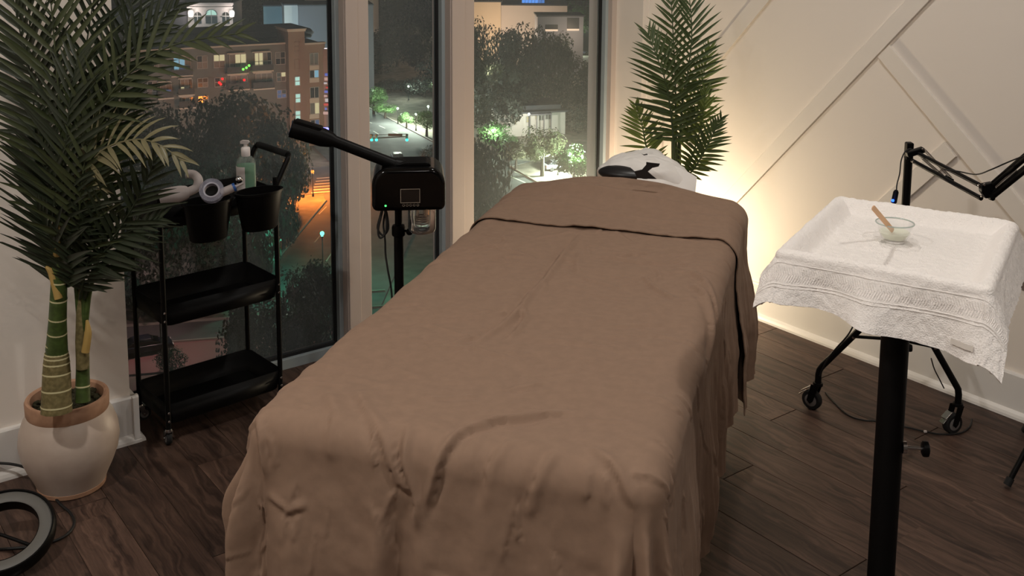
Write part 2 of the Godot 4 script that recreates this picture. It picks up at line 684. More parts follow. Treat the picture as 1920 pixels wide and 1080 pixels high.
# [points (x, y on the unfolded sheet), height, width]
func crease_list() -> Array:
	var c := [
		[[0.330, 1.235, 0.326, 1.12, 0.322, 1.03, 0.331, 0.81, 0.322, 0.69, 0.328, 0.62, 0.316, 0.51, 0.292, 0.40, 0.27, 0.30], 0.0085, 0.011],
		[[0.331, 0.81, 0.345, 0.76, 0.340, 0.70], 0.005, 0.007],
		[[0.327, 0.63, 0.352, 0.57, 0.356, 0.49, 0.345, 0.43], 0.006, 0.008],
		[[0.322, 0.60, 0.25, 0.545, 0.17, 0.50, 0.12, 0.43], 0.0045, 0.009],
		[[0.316, 0.51, 0.30, 0.455, 0.265, 0.42, 0.23, 0.36], 0.004, 0.008],
		[[-0.01, 0.83, 0.081, 0.90, 0.176, 0.953, 0.255, 0.977], 0.004, 0.008],
		[[0.07, 0.94, 0.13, 1.02, 0.16, 1.03], 0.0045, 0.007],
		[[0.13, 1.13, 0.15, 1.07, 0.14, 1.02, 0.175, 1.0], 0.003, 0.006],
		[[0.405, 1.02, 0.446, 1.031, 0.50, 1.02, 0.56, 1.015, 0.673, 1.06], 0.004, 0.009],
		[[0.455, 1.02, 0.49, 1.07, 0.545, 1.10], 0.004, 0.007],
		[[0.36, 1.06, 0.375, 0.95, 0.40, 0.86], 0.0035, 0.010],
		[[0.545, 0.92, 0.58, 0.85, 0.66, 0.765], 0.0045, 0.008],
		[[0.565, 0.985, 0.585, 0.93, 0.59, 0.89], 0.003, 0.006],
		[[0.64, 0.99, 0.69, 0.93, 0.73, 0.82, 0.77, 0.74], 0.006, 0.012],
		[[0.66, 0.89, 0.70, 0.84, 0.75, 0.70, 0.79, 0.52], 0.006, 0.014],
		[[0.345, -0.115, 0.362, -0.05, 0.375, 0.0, 0.395, 0.05, 0.434, 0.105, 0.517, 0.16, 0.58, 0.19], 0.008, 0.011],
		[[0.15, 0.15, 0.20, 0.08, 0.27, 0.005, 0.30, -0.05, 0.33, -0.085], 0.005, 0.014],
		[[0.30, 0.05, 0.31, -0.02, 0.332, -0.08, 0.33, -0.14], 0.007, 0.010],
		[[0.10, 0.13, 0.165, 0.04, 0.175, -0.05], 0.004, 0.014],
		[[0.35, -0.20, 0.42, -0.215, 0.49, -0.205], 0.004, 0.008],
		[[0.40, -0.225, 0.46, -0.235, 0.48, -0.25], 0.004, 0.007],
		[[0.50, -0.235, 0.58, -0.255, 0.66, -0.23, 0.70, -0.22], 0.006, 0.009],
		[[0.58, -0.255, 0.61, -0.20, 0.64, -0.15], 0.003, 0.008],
		[[0.48, 0.06, 0.455, -0.01, 0.45, -0.08], 0.004, 0.012],
		[[0.56, 0.05, 0.53, -0.03, 0.52, -0.08], 0.004, 0.012],
		[[0.60, 0.07, 0.66, 0.02, 0.70, -0.04], 0.005, 0.012],
		[[0.62, -0.28, 0.70, -0.31, 0.74, -0.34], 0.003, 0.01],
		[[0.05, -0.12, 0.10, -0.135, 0.14, -0.12], 0.004, 0.009],
		[[0.02, 0.03, 0.04, -0.02, 0.05, -0.10], 0.006, 0.010],
		[[0.22, 0.36, 0.30, 0.38, 0.40, 0.35], 0.003, 0.008],
		[[0.40, 0.46, 0.50, 0.47, 0.62, 0.45], 0.0025, 0.012],
	]
	var rng := RandomNumberGenerator.new()
	rng.seed = 77
	for k in 230:
		var x := rng.randf_range(-0.3, BED_W + 0.3)
		var y := rng.randf_range(-0.4, BED_L)
		var an := rng.randf_range(-0.5, 0.5) + (PI / 2 if x < 0.0 or x > BED_W or y < -0.02 else (0.0 if rng.randf() < 0.6 else rng.randf_range(0, PI)))
		if y < -0.02: an = PI / 2 + rng.randf_range(-0.25, 0.25)
		if x < 0.0 or x > BED_W: an = rng.randf_range(-0.5, 0.5)
		var l := rng.randf_range(0.04, 0.16)
		var bend := rng.randf_range(-0.5, 0.5)
		var p := [x, y]
		for j in 4:
			x += cos(an) * l / 4
			y += sin(an) * l / 4
			an += bend / 4
			p.append_array([x, y])
		c.append([p, rng.randf_range(0.0010, 0.0028), rng.randf_range(0.005, 0.012)])
	return c

var wave := FastNoiseLite.new()
var ripple := FastNoiseLite.new()

# a point of the sheet: u across, v towards the head, both measured on the cloth; lift pushes it out along its own normal
func sheet_point(u: float, v: float, lift: float, layer: int) -> Vector3:
	var cu := clampf(u, SH_R, BED_W - SH_R)
	var cv := clampf(v, SH_R, BED_L - SH_R)
	var o := Vector2(u - cu, v - cv)
	var d := o.length()
	var rise := smooth(1.36, 1.56, v) * (0.058 * sin(PI * clampf(u / BED_W, 0.03, 0.97)) * (1.0 - 0.25 * u / BED_W))
	var low := wave.get_noise_2d(u * 100.0, v * 100.0) * 0.006 + ripple.get_noise_2d(u * 100.0, v * 100.0) * 0.0006
	if d < 1e-6:
		return bed(cu, BED_H + lift + low + rise, cv)
	var dir := o / d
	# the corners of the cloth would hang lower: gather them
	var quarter := SH_R * PI / 2
	if d < quarter:
		var f := d / SH_R
		var k := SH_R + lift + low
		var e := dir * (k * sin(f))
		return bed(cu + e.x, BED_H - SH_R + k * cos(f) + rise, cv + e.y)
	var drop := d - quarter
	var s := smooth(0.0, 0.35, drop)
	if dir.y < -0.3: s = smooth(0.0, 0.17, drop)
	var out := SH_R + lift + low * (1.0 + s)
	if dir.x < -0.02 and dir.y < -0.02:
		var th := atan2(-dir.y, -dir.x)
		out += s * (0.05 * exp(-pow((th - 0.95) / 0.22, 2.0)) + 0.055 * exp(-pow((th - 0.35) / 0.2, 2.0)))
		drop *= 0.93
	elif dir.x > 0.02 and dir.y < -0.02:
		var th := atan2(-dir.y, dir.x)
		out += s * (0.035 * exp(-pow((th - 1.15) / 0.16, 2.0)) + 0.02 * exp(-pow((th - 0.45) / 0.2, 2.0)) - 0.01 * exp(-pow((th - 0.8) / 0.2, 2.0)))
		drop *= 0.93
	elif dir.y < -0.5:
		for f in [[0.012, 0.016, 0.026], [0.050, 0.022, -0.012], [0.105, 0.03, 0.006], [0.262, 0.022, 0.012], [0.303, 0.02, -0.018], [0.345, 0.03, 0.008], [0.445, 0.035, 0.013], [0.51, 0.03, -0.007], [0.60, 0.06, 0.005], [0.672, 0.017, 0.030], [0.702, 0.02, -0.012], [0.735, 0.022, 0.015]]:
			out += s * f[2] * exp(-pow((u - f[0]) / f[1], 2.0))
		out += s * 0.012
	elif dir.x > 0.5:
		out += s * (0.012 + 0.016 * wave.get_noise_1d(v * 330.0) + 0.008 * sin(v * 21.0 + 1.0))
		if layer == 1: out += s * (0.018 + 0.01 * sin(v * 30.0))
	elif dir.x < -0.5:
		out += s * (0.03 + 0.02 * wave.get_noise_1d(v * 260.0 + 50.0))
	else:
		out += s * 0.015
	var e2 := dir * out
	return bed(cu + e2.x, BED_H - SH_R - drop + rise, cv + e2.y)

func build_bed():
	wave.seed = 4
	wave.frequency = 0.035
	wave.fractal_octaves = 3
	ripple.seed = 9
	ripple.frequency = 0.22
	ripple.fractal_octaves = 3
	var cloth := mat("brown_sheet", rgb(141, 114, 95), 0.85)
	cloth.rim_enabled = true
	cloth.rim = 0.25
	cloth.rim_tint = 0.7
	cloth.normal_enabled = true
	cloth.normal_texture = noise_tex(0.03, 5, 512, 3.0, 21)
	cloth.normal_scale = 0.12
	tri_mat(cloth, 3.0)
	cloth.detail_enabled = true
	cloth.detail_albedo = noise_tex(0.02, 4, 512, 0.0, 31, Color(0.93, 0.93, 0.93), Color(1, 1, 1))
	cloth.detail_blend_mode = BaseMaterial3D.BLEND_MODE_MUL
	cloth.detail_uv_layer = BaseMaterial3D.DETAIL_UV_1

	var t := thing("massage_table", "padded treatment table standing hidden beneath the brown draped sheet", "massage table", bed(BED_W / 2, 0, BED_L / 2), 0.0)
	var bb := Basis(BED_X, Vector3.UP, BED_X.cross(Vector3.UP))
	var pad := mb()
	pad.box(bed(BED_W / 2, BED_H - 0.045, BED_L / 2), Vector3(BED_W - 0.06, 0.065, BED_L - 0.06), 0.025, bb)
	pad.put("padded_top", mat("table_vinyl", rgb(60, 48, 42), 0.5), t)
	for e in [[0.05, BED_L / 2, 0.03, BED_L - 0.2], [BED_W - 0.05, BED_L / 2, 0.03, BED_L - 0.2]]:
		var fr := mb()
		fr.box(bed(e[0], BED_H - 0.11, e[1]), Vector3(e[2], 0.06, e[3]), 0.004, bb)
		fr.put("rail", mat("beech", rgb(150, 110, 75), 0.5), t)
	for sx in [0.07, BED_W - 0.07]:
		for sy in [0.15, BED_L - 0.15]:
			var lg := mb()
			lg.box(bed(sx, (BED_H - 0.08) / 2, sy), Vector3(0.045, BED_H - 0.08, 0.045), 0.004, bb)
			lg.put("leg", M["beech"], t)

	var drop := 0.46 + SH_R * (PI / 2 - 1)
	var u0 := SH_R - SH_R * PI / 2 - 0.41
	var u1 := BED_W - SH_R + SH_R * PI / 2 + 0.41
	var v0 := SH_R - SH_R * PI / 2 - 0.44
	var v1 := BED_L - SH_R + SH_R * PI / 2 + 0.25
	var st := 0.0052
	var nu := int((u1 - u0) / st) + 1
	var nv := int((v1 - v0) / st) + 1
	var du := (u1 - u0) / (nu - 1)
	var dv := (v1 - v0) / (nv - 1)
	var fold := PackedFloat32Array()
	fold.resize(nu * nv)
	for cr in crease_list():
		var p: Array = cr[0]
		var hh: float = cr[1] * 1.35
		var w: float = cr[2] * 0.85
		var total := p.size() / 2 - 1
		for k in total:
			var a := Vector2(p[k * 2], p[k * 2 + 1])
			var b := Vector2(p[k * 2 + 2], p[k * 2 + 3])
			var e := b - a
			var le := e.length()
			var nn := Vector2(-e.y, e.x) / le
			var i0 := maxi(0, int((minf(a.x, b.x) - 3.5 * w - u0) / du))
			var i1 := mini(nu - 1, int((maxf(a.x, b.x) + 3.5 * w - u0) / du) + 1)
			var j0 := maxi(0, int((minf(a.y, b.y) - 3.5 * w - v0) / dv))
			var j1 := mini(nv - 1, int((maxf(a.y, b.y) + 3.5 * w - v0) / dv) + 1)
			for j in range(j0, j1 + 1):
				for i in range(i0, i1 + 1):
					var q := Vector2(u0 + i * du, v0 + j * dv) - a
					var s := clampf(q.dot(e) / (le * le), 0.0, 1.0)
					var far := (q - e * s).length()
					if far > 3.5 * w: continue
					var sd := far * (1.0 if q.dot(nn) > 0.0 else -1.0)
					var g := (float(k) + s) / total
					var taper := smooth(0.0, 0.18, g) * smooth(1.0, 0.75, g)
					var val := hh * taper * (exp(-pow((sd - 0.3 * w) / w, 2.0)) - 0.5 * exp(-pow((sd + 1.1 * w) / w, 2.0)))
					if absf(val) > absf(fold[j * nu + i]): fold[j * nu + i] = val
	var pts := []
	for j in nv:
		var row := PackedVector3Array()
		row.resize(nu)
		var v := v0 + j * dv
		for i in nu:
			row[i] = sheet_point(u0 + i * du, v, fold[j * nu + i], 0)
		pts.append(row)
	var sh := thing("bed_sheet", "wrinkled brown sheet draped over the treatment table, its top folded back", "sheet", bed(BED_W / 2, 0.2, BED_L / 2))
	var m := mb()
	m.sheet(pts)
	m.put("draped_sheet", cloth, sh)
	# the folded-back top: a second layer from the head to its hem
	var f := mb()
	pts = []
	var fv0 := 1.247
	var rows := 130
	var cols := 330
	var fu1 := BED_W + 0.46
	var fu0 := -0.30
	for j in rows + 1:
		var row := PackedVector3Array()
		for i in cols + 1:
			var u := lerpf(fu0, fu1, float(i) / cols)
			var hem := fv0 + 0.004 * sin(u * 17.0) - 0.012 * exp(-pow((u - 0.325) / 0.02, 2.0)) + 0.02 * smooth(0.55, 0.66, u) * (1.0 - smooth(0.68, 0.75, u))
			var v := lerpf(hem, v1 + 0.02, float(j) / rows)
			var near := exp(-(v - hem) / 0.02)
			var lift := 0.0065 + 0.003 * near * (0.5 + wave.get_noise_1d(u * 420.0)) + 0.006 * near * exp(-pow((u - 0.325) / 0.035, 2.0))
			lift += 0.007 * exp(-pow((v - 1.51 - 0.02 * sin(u * 9.0)) / 0.012, 2.0)) * (0.6 + 0.5 * sin(u * 6.0)) - 0.004 * exp(-pow((v - 1.475 - 0.02 * sin(u * 9.0)) / 0.014, 2.0))
			lift += 0.006 * exp(-pow((v - 1.40 - 0.03 * sin(u * 7.0 + 1.0)) / 0.011, 2.0)) * smooth(0.0, 0.2, u) * smooth(0.7, 0.5, u)
			row.append(sheet_point(u, v, lift, 1))
		pts.append(row)
	f.sheet(pts, 0.003)
	f.put("folded_top", cloth, sh)

# ---------------------------------------------------------------- palms
# one leaf: a rib along ctl, leaflets on both sides in the plane whose normal is face; joined into one mesh
func frond(parent: Node3D, ctl: Array, face: Vector3, leaf: float, wide: float, pairs: int, leaf_mat: Material, seed_: int, droop := 0.25, bare := 0.1, left := 1.0, right := 1.0, steep := 64.0, called := "frond"):
	var rib := curve(ctl, 10)
	var len_ := [0.0]
	for k in range(1, rib.size()): len_.append(len_[-1] + rib[k].distance_to(rib[k - 1]))
	var total: float = len_[-1]
	var rng := RandomNumberGenerator.new()
	rng.seed = seed_
	var m := mb()
	var radii := []
	for k in rib.size(): radii.append(lerpf(0.0042, 0.0012, len_[k] / total))
	m.tube(rib, radii, 6)
	var k := 0
	for i in pairs:
		var s := bare + (1.0 - bare) * (float(i) + 0.5) / pairs
		for side in [-1.0, 1.0]:
			var lf: float = left if side < 0.0 else right
			if lf <= 0.0: continue
			var d: float = clampf(s + rng.randf_range(-0.006, 0.006), 0.0, 0.999) * total
			k = 0
			while k < rib.size() - 2 and len_[k + 1] < d: k += 1
			var f: float = (d - len_[k]) / maxf(len_[k + 1] - len_[k], 1e-6)
			var p: Vector3 = rib[k].lerp(rib[k + 1], f)
			var tan_: Vector3 = (rib[k + 1] - rib[k]).normalized()
			var nn := (face - tan_ * face.dot(tan_)).normalized()
			var out: Vector3 = tan_.cross(nn) * side
			var ang := deg_to_rad(lerpf(steep, 24.0, pow(s, 1.3)) + rng.randf_range(-6, 6))
			var dir: Vector3 = (out * sin(ang) + tan_ * cos(ang) + nn * rng.randf_range(0.02, 0.22)).normalized()
			var prof := lerpf(0.62, 1.0, smooth(bare, 0.4, s)) * lerpf(1.0, 0.42, smooth(0.55, 1.0, s))
			var L := leaf * lf * prof * rng.randf_range(0.88, 1.1)
			var w := wide * lerpf(1.0, 0.6, s) * rng.randf_range(0.85, 1.1)
			var flat_: Vector3 = dir.cross(nn).normalized()
			var first := m.v.size()
			var steps := 5
			var pos := p
			var heading := dir
			for j in steps + 1:
				var q := float(j) / steps
				var ww: float = w * [0.45, 0.95, 1.0, 0.8, 0.48, 0.03][j]
				var nr: Vector3 = flat_.cross(heading).normalized()
				if nr.dot(nn) < 0.0: nr = -nr
				m.vert(pos - flat_ * ww * 0.5 + nr * ww * 0.26, (nr - flat_ * -0.6).normalized(), Vector2(0, q))
				m.vert(pos, nr, Vector2(0.5, q))
				m.vert(pos + flat_ * ww * 0.5 + nr * ww * 0.26, (nr - flat_ * 0.6).normalized(), Vector2(1, q))
				if j > 0:
					var a := first + (j - 1) * 3
					m.quad(a, a + 1, a + 4, a + 3)
					m.quad(a + 1, a + 2, a + 5, a + 4)
				pos += heading * (L / steps)
				heading = (heading + Vector3(0, -droop * (0.5 + q) / steps, 0)).normalized()
	m.put(called, leaf_mat, parent)

func leaf_material(called: String, col: Color, back: Color) -> StandardMaterial3D:
	var m := mat(called, col, 0.4)
	m.metallic_specular = 0.45
	m.backlight_enabled = true
	m.backlight = back
	return m

func stalk(parent: Node3D, path: Array, radii: Array, rings: int, material: Material, ring_mat: Material, called := "trunk"):
	var rib := curve(path, 12)
	var m := mb()
	var r := []
	var g := mb()
	for k in rib.size():
		var s := float(k) / (rib.size() - 1)
		var f := s * (radii.size() - 1)
		var i := mini(int(f), radii.size() - 2)
		var base: float = lerpf(radii[i], radii[i + 1], f - i)
		r.append(base)
	m.tube(rib, r, 20)
	var tr := m.put(called, material, parent)
	for k in rings:
		var s := (k + 0.6) / rings
		var f := s * (rib.size() - 1)
		var i := mini(int(f), rib.size() - 2)
		var p: Vector3 = rib[i].lerp(rib[i + 1], f - i)
		var d: Vector3 = (rib[i + 1] - rib[i]).normalized()
		var rr: float = lerpf(r[i], r[i + 1], f - i)
		g = mb()
		g.tube([p - d * 0.002, p - d * 0.0008, p + d * 0.0008, p + d * 0.002], [rr * 1.0, rr * 1.035, rr * 1.035, rr * 1.0], 20, false)
		g.put("ring_scar", ring_mat, tr)

func soil(parent: Node3D, centre: Vector3, r: float, material: Material, seed_: int):
	var rng := RandomNumberGenerator.new()
	rng.seed = seed_
	var bed_ := mb()
	bed_.lathe([[0.0, 0.006], [r * 0.6, 0.004], [r, -0.004]], 28, centre)
	for k in 150:
		var an := rng.randf() * TAU
		var rad := sqrt(rng.randf()) * r * 0.93
		var p := centre + Vector3(cos(an) * rad, 0.003 + rng.randf() * 0.006, sin(an) * rad)
		var s := rng.randf_range(0.006, 0.014)
		bed_.box(p, Vector3(s * 1.3, s * 0.7, s), s * 0.25, Basis.from_euler(Vector3(rng.randf_range(-0.6, 0.6), rng.randf() * TAU, rng.randf_range(-0.6, 0.6))))
	bed_.put("moss", material, parent)

func build_plants():
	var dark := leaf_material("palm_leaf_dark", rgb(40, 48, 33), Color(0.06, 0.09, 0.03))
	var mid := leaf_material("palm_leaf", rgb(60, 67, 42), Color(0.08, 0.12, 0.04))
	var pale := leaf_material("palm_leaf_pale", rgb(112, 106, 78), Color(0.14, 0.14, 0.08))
	var bark := mat("palm_bark", rgb(72, 92, 40), 0.55)
	bark.albedo_texture = noise_tex(0.02, 3, 256, 0.0, 8, Color(0.7, 0.7, 0.62), Color(1, 1, 1))
	tri_mat(bark, 9.0)
	var husk := mat("palm_husk", rgb(138, 124, 84), 0.75)
	husk.albedo_texture = noise_tex(0.03, 4, 256, 0.0, 18, Color(0.6, 0.6, 0.5), Color(1, 1, 1))
	tri_mat(husk, 8.0)
	var scar := mat("palm_scar", rgb(200, 192, 150), 0.7)
	var sheath := mat("palm_sheath", rgb(168, 138, 76), 0.6)
	var moss := mat("moss", rgb(62, 58, 32), 0.95)
	moss.albedo_texture = noise_tex(0.08, 3, 256, 0.0, 6, Color(0.45, 0.45, 0.35), Color(1, 1, 0.9))
	tri_mat(moss, 10.0)
	var glaze := mat("pot_glaze", rgb(196, 180, 168), 0.42)
	glaze.detail_enabled = true
	glaze.detail_albedo = noise_tex(0.015, 4, 256, 0.0, 12, Color(0.9, 0.88, 0.86), Color(1, 1, 1))
	glaze.detail_blend_mode = BaseMaterial3D.BLEND_MODE_MUL
	tri_mat(glaze, 3.0)
	var clay := mat("pot_clay", rgb(184, 144, 116), 0.7)
	clay.albedo_texture = noise_tex(0.02, 4, 256, 0.0, 13, Color(0.85, 0.82, 0.8), Color(1, 1, 1))
	tri_mat(clay, 5.0)

	# the large palm by the window, in a glazed pot
	var pc := room(0.155, 0.0, 2.448)
	var p := thing("potted_palm", "tall artificial palm in a cream pot with terracotta rim, beside the window and cart", "plant", pc)
	var pot := mb()
	pot.lathe([[0.086, 0.014], [0.092, 0.03], [0.108, 0.065], [0.121, 0.10], [0.126, 0.132], [0.123, 0.165], [0.113, 0.195], [0.101, 0.213], [0.099, 0.216]], 56, pc)
	var pm := pot.put("pot", glaze, p)
	var foot := mb()
	foot.lathe([[0.0, 0.0], [0.082, 0.0], [0.086, 0.003], [0.0875, 0.014], [0.08, 0.016]], 56, pc)
	foot.put("clay_foot", clay, pm)
	var rim := mb()
	rim.lathe([[0.099, 0.214], [0.1015, 0.213], [0.1035, 0.218], [0.1045, 0.248], [0.102, 0.2535], [0.096, 0.2545], [0.091, 0.251], [0.089, 0.235], [0.088, 0.20]], 56, pc)
	rim.put("clay_rim", clay, pm)
	soil(p, pc + Vector3(0, 0.228, 0), 0.089, moss, 3)
	# trunks
	stalk(p, [at(106, 772, 2.60), at(106, 690, 2.60), at(108, 600, 2.58), at(112, 500, 2.56)], [0.036, 0.029, 0.021, 0.018], 0, bark, scar, "trunk")
	stalk(p, [at(106, 772, 2.598), at(106, 690, 2.598), at(106, 660, 2.596)], [0.0372, 0.032, 0.027], 6, husk, scar, "husk")
	stalk(p, [at(106, 655, 2.596), at(108, 600, 2.578), at(111, 520, 2.558)], [0.0262, 0.0213, 0.0186], 5, bark, scar, "stem_section")
	stalk(p, [at(155, 752, 2.64), at(155, 700, 2.64), at(155, 650, 2.63)], [0.019, 0.0165, 0.0155], 2, bark, scar, "trunk")
	stalk(p, [at(155, 690, 2.628), at(154, 640, 2.62), at(152, 590, 2.61), at(150, 500, 2.6)], [0.0155, 0.0165, 0.012, 0.009], 0, husk, scar, "husk")
	for s in [[[155, 640, 2.615], [157, 560, 2.60], [150, 480, 2.58]], [[157, 640, 2.62], [166, 560, 2.60], [178, 510, 2.58]], [[153, 640, 2.625], [145, 560, 2.60], [138, 490, 2.58]], [[112, 505, 2.555], [112, 440, 2.55], [106, 380, 2.54]]]:
		var path := []
		for q in s: path.append(at(q[0], q[1], q[2]))
		stalk(p, path, [0.0085, 0.006, 0.004], 0, bark, scar, "leaf_stalk")
	for s in [[[110, 560, 2.552], [98, 515, 2.55], [86, 500, 2.55]], [[160, 660, 2.60], [165, 625, 2.598], [163, 600, 2.60]], [[108, 480, 2.54], [105, 420, 2.53], [108, 375, 2.53]]]:
		var path := []
		for q in s: path.append(at(q[0], q[1], q[2]))
		stalk(p, path, [0.010, 0.009, 0.003], 0, sheath, scar, "sheath")
	# its leaves: rib points [px, py, depth], leaf length, pairs, material, tilt of the leaf plane
	var LF := [
		[[[118, 480, 2.57], [112, 400, 2.54], [116, 290, 2.50], [107, 140, 2.48], [95, 0, 2.48], [84, -90, 2.5]], 0.185, 30, mid, [0.1, 0.15]],
		[[[122, 520, 2.58], [124, 420, 2.52], [123, 300, 2.47], [130, 200, 2.45], [146, 105, 2.46]], 0.165, 30, dark, [-0.2, 0.1]],
		[[[125, 470, 2.60], [140, 330, 2.52], [178, 222, 2.46], [245, 135, 2.42], [325, 85, 2.40], [452, 62, 2.38]], 0.125, 30, mid, [0.1, 0.5]],
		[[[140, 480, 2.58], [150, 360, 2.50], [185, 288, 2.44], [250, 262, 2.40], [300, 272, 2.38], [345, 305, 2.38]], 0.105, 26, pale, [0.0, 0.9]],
		[[[160, 540, 2.60], [185, 488, 2.54], [222, 432, 2.50], [262, 365, 2.47], [292, 300, 2.46]], 0.13, 26, dark, [0.3, 0.2]],
		[[[154, 540, 2.59], [153, 470, 2.53], [150, 385, 2.48], [158, 310, 2.45], [172, 245, 2.45]], 0.13, 24, mid, [0.1, 0.1]],
		[[[116, 540, 2.585], [108, 470, 2.56], [100, 400, 2.52], [86, 320, 2.50], [66, 240, 2.50]], 0.150, 26, dark, [-0.3, 0.1]],
		[[[160, 330, 2.66], [195, 200, 2.68], [230, 80, 2.70], [255, -30, 2.72]], 0.15, 24, dark, [0.3, 0.0]],
		[[[165, 320, 2.62], [205, 190, 2.62], [262, 80, 2.62], [335, 10, 2.62]], 0.12, 24, dark, [0.2, 0.4]],
		[[[104, 330, 2.56], [70, 190, 2.54], [38, 60, 2.52], [14, -60, 2.52]], 0.15, 26, dark, [-0.2, 0.1]],
		[[[130, 470, 2.60], [165, 350, 2.58], [205, 260, 2.57], [240, 180, 2.57]], 0.14, 24, dark, [0.2, 0.2]],
		[[[140, 470, 2.63], [142, 330, 2.64], [150, 180, 2.65], [172, 20, 2.66], [190, -60, 2.66]], 0.17, 28, dark, [0.1, 0.0]],
		[[[158, 560, 2.59], [172, 510, 2.55], [200, 468, 2.52], [250, 430, 2.50], [305, 408, 2.49]], 0.10, 22, dark, [0.1, 0.6]],
		[[[124, 560, 2.58], [112, 500, 2.55], [96, 450, 2.52], [74, 400, 2.50]], 0.14, 22, dark, [-0.3, 0.2]],
		[[[150, 560, 2.585], [158, 520, 2.55], [168, 470, 2.53], [176, 400, 2.51]], 0.11, 22, dark, [0.2, 0.1]],
		[[[118, 420, 2.62], [100, 300, 2.62], [80, 180, 2.61], [60, 80, 2.60], [50, -20, 2.6]], 0.17, 26, dark, [-0.2, 0.0]],
	]
	var k := 0
	for e in LF:
		var path := []
		for q in e[0]: path.append(at(q[0], q[1], q[2]))
		frond(p, path, (Vector3(e[4][0], e[4][1], 1.0)), e[1] * 1.22, 0.0168, int(e[2] * 0.78), e[3], 100 + k, 0.30 if k != 3 else 0.75, 0.12)
		k += 1

	# the smaller palm in the corner behind the head of the table
	var qc := room(0.30, 0.0, 0.45)
	var c := thing("potted_palm", "artificial palm standing in the lit corner behind the head of the table", "plant", qc)
	var pot2 := mb()
	pot2.lathe([[0.0, 0.0], [0.09, 0.0], [0.10, 0.01], [0.125, 0.22], [0.128, 0.235], [0.12, 0.24], [0.115, 0.2]], 40, qc)
	pot2.put("pot", mat("corner_pot", rgb(60, 58, 56), 0.6), c)
	soil(c, qc + Vector3(0, 0.215, 0), 0.113, moss, 8)
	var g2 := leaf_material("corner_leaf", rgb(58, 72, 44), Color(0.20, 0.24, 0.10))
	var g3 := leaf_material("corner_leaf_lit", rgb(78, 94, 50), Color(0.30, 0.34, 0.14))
	for s in [[[1262, 520, 3.60], [1263, 350, 3.58], [1262, 262, 3.56]], [[1272, 520, 3.62], [1273, 350, 3.62], [1274, 250, 3.6]], [[1268, 520, 3.64], [1268, 380, 3.66], [1266, 240, 3.68]]]:
		var path := []
		for q in s: path.append(at(q[0], q[1], q[2]))
		stalk(c, path, [0.012, 0.008, 0.006], 0, bark, scar, "trunk")
	var RF := [
		[[[1264, 300, 3.56], [1262, 255, 3.53], [1257, 205, 3.50], [1247, 150, 3.48], [1233, 110, 3.48], [1214, 62, 3.50]], 0.150, 26, g2, [-0.1, 0.1]],
		[[[1272, 320, 3.60], [1279, 200, 3.54], [1290, 133, 3.52], [1297, 67, 3.52], [1293, 0, 3.54], [1284, -50, 3.56]], 0.140, 32, g2, [0.2, 0.1]],
		[[[1268, 260, 3.66], [1266, 150, 3.66], [1262, 60, 3.66], [1256, -30, 3.68]], 0.125, 26, g2, [-0.2, 0.1]],
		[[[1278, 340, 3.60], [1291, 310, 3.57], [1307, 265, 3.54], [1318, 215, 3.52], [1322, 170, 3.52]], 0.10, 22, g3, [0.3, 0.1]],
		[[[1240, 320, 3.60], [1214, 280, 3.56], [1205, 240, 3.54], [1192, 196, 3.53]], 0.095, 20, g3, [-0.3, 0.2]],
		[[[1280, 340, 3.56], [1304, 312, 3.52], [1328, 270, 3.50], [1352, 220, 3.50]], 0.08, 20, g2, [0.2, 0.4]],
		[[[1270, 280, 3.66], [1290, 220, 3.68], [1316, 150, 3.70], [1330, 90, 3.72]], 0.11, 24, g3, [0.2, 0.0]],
	]
	for e in RF:
		var path := []
		for q in e[0]: path.append(at(q[0], q[1], q[2]))
		frond(c, path, Vector3(e[4][0], e[4][1], 1.0), e[1], 0.0152, int(e[2] * 0.88), e[3], 300 + k, 0.22, 0.14, 1.0, 1.0, 78.0)
		k += 1

	# the floor lamp that lights the corner
	var lc := room(0.13, 0.0, 0.36)
	var u := thing("floor_uplight", "small warm lamp glowing on the floor of the corner, behind the table's head", "lamp", lc)
	var can := mb()
	can.lathe([[0.0, 0.0], [0.055, 0.0], [0.058, 0.004], [0.058, 0.02], [0.012, 0.026], [0.008, 0.04], [0.008, 0.17], [0.02, 0.185], [0.02, 0.20]], 32, lc)
	can.put("stand", M["black_metal"], u)
	var bulb := mb()
	bulb.lathe([[0.012, 0.20], [0.03, 0.215], [0.04, 0.24], [0.036, 0.265], [0.02, 0.282], [0.0, 0.287]], 24, lc)
	bulb.put("bulb", glow("corner_bulb", Color(1.0, 0.86, 0.62), 12.0), u)
	lamp("corner_lamp", lc + Vector3(0, 0.243, 0), Color(1.0, 0.92, 0.78), CORNER_ENERGY, 0.03, 8.0)
const CORNER_ENERGY := 0.46

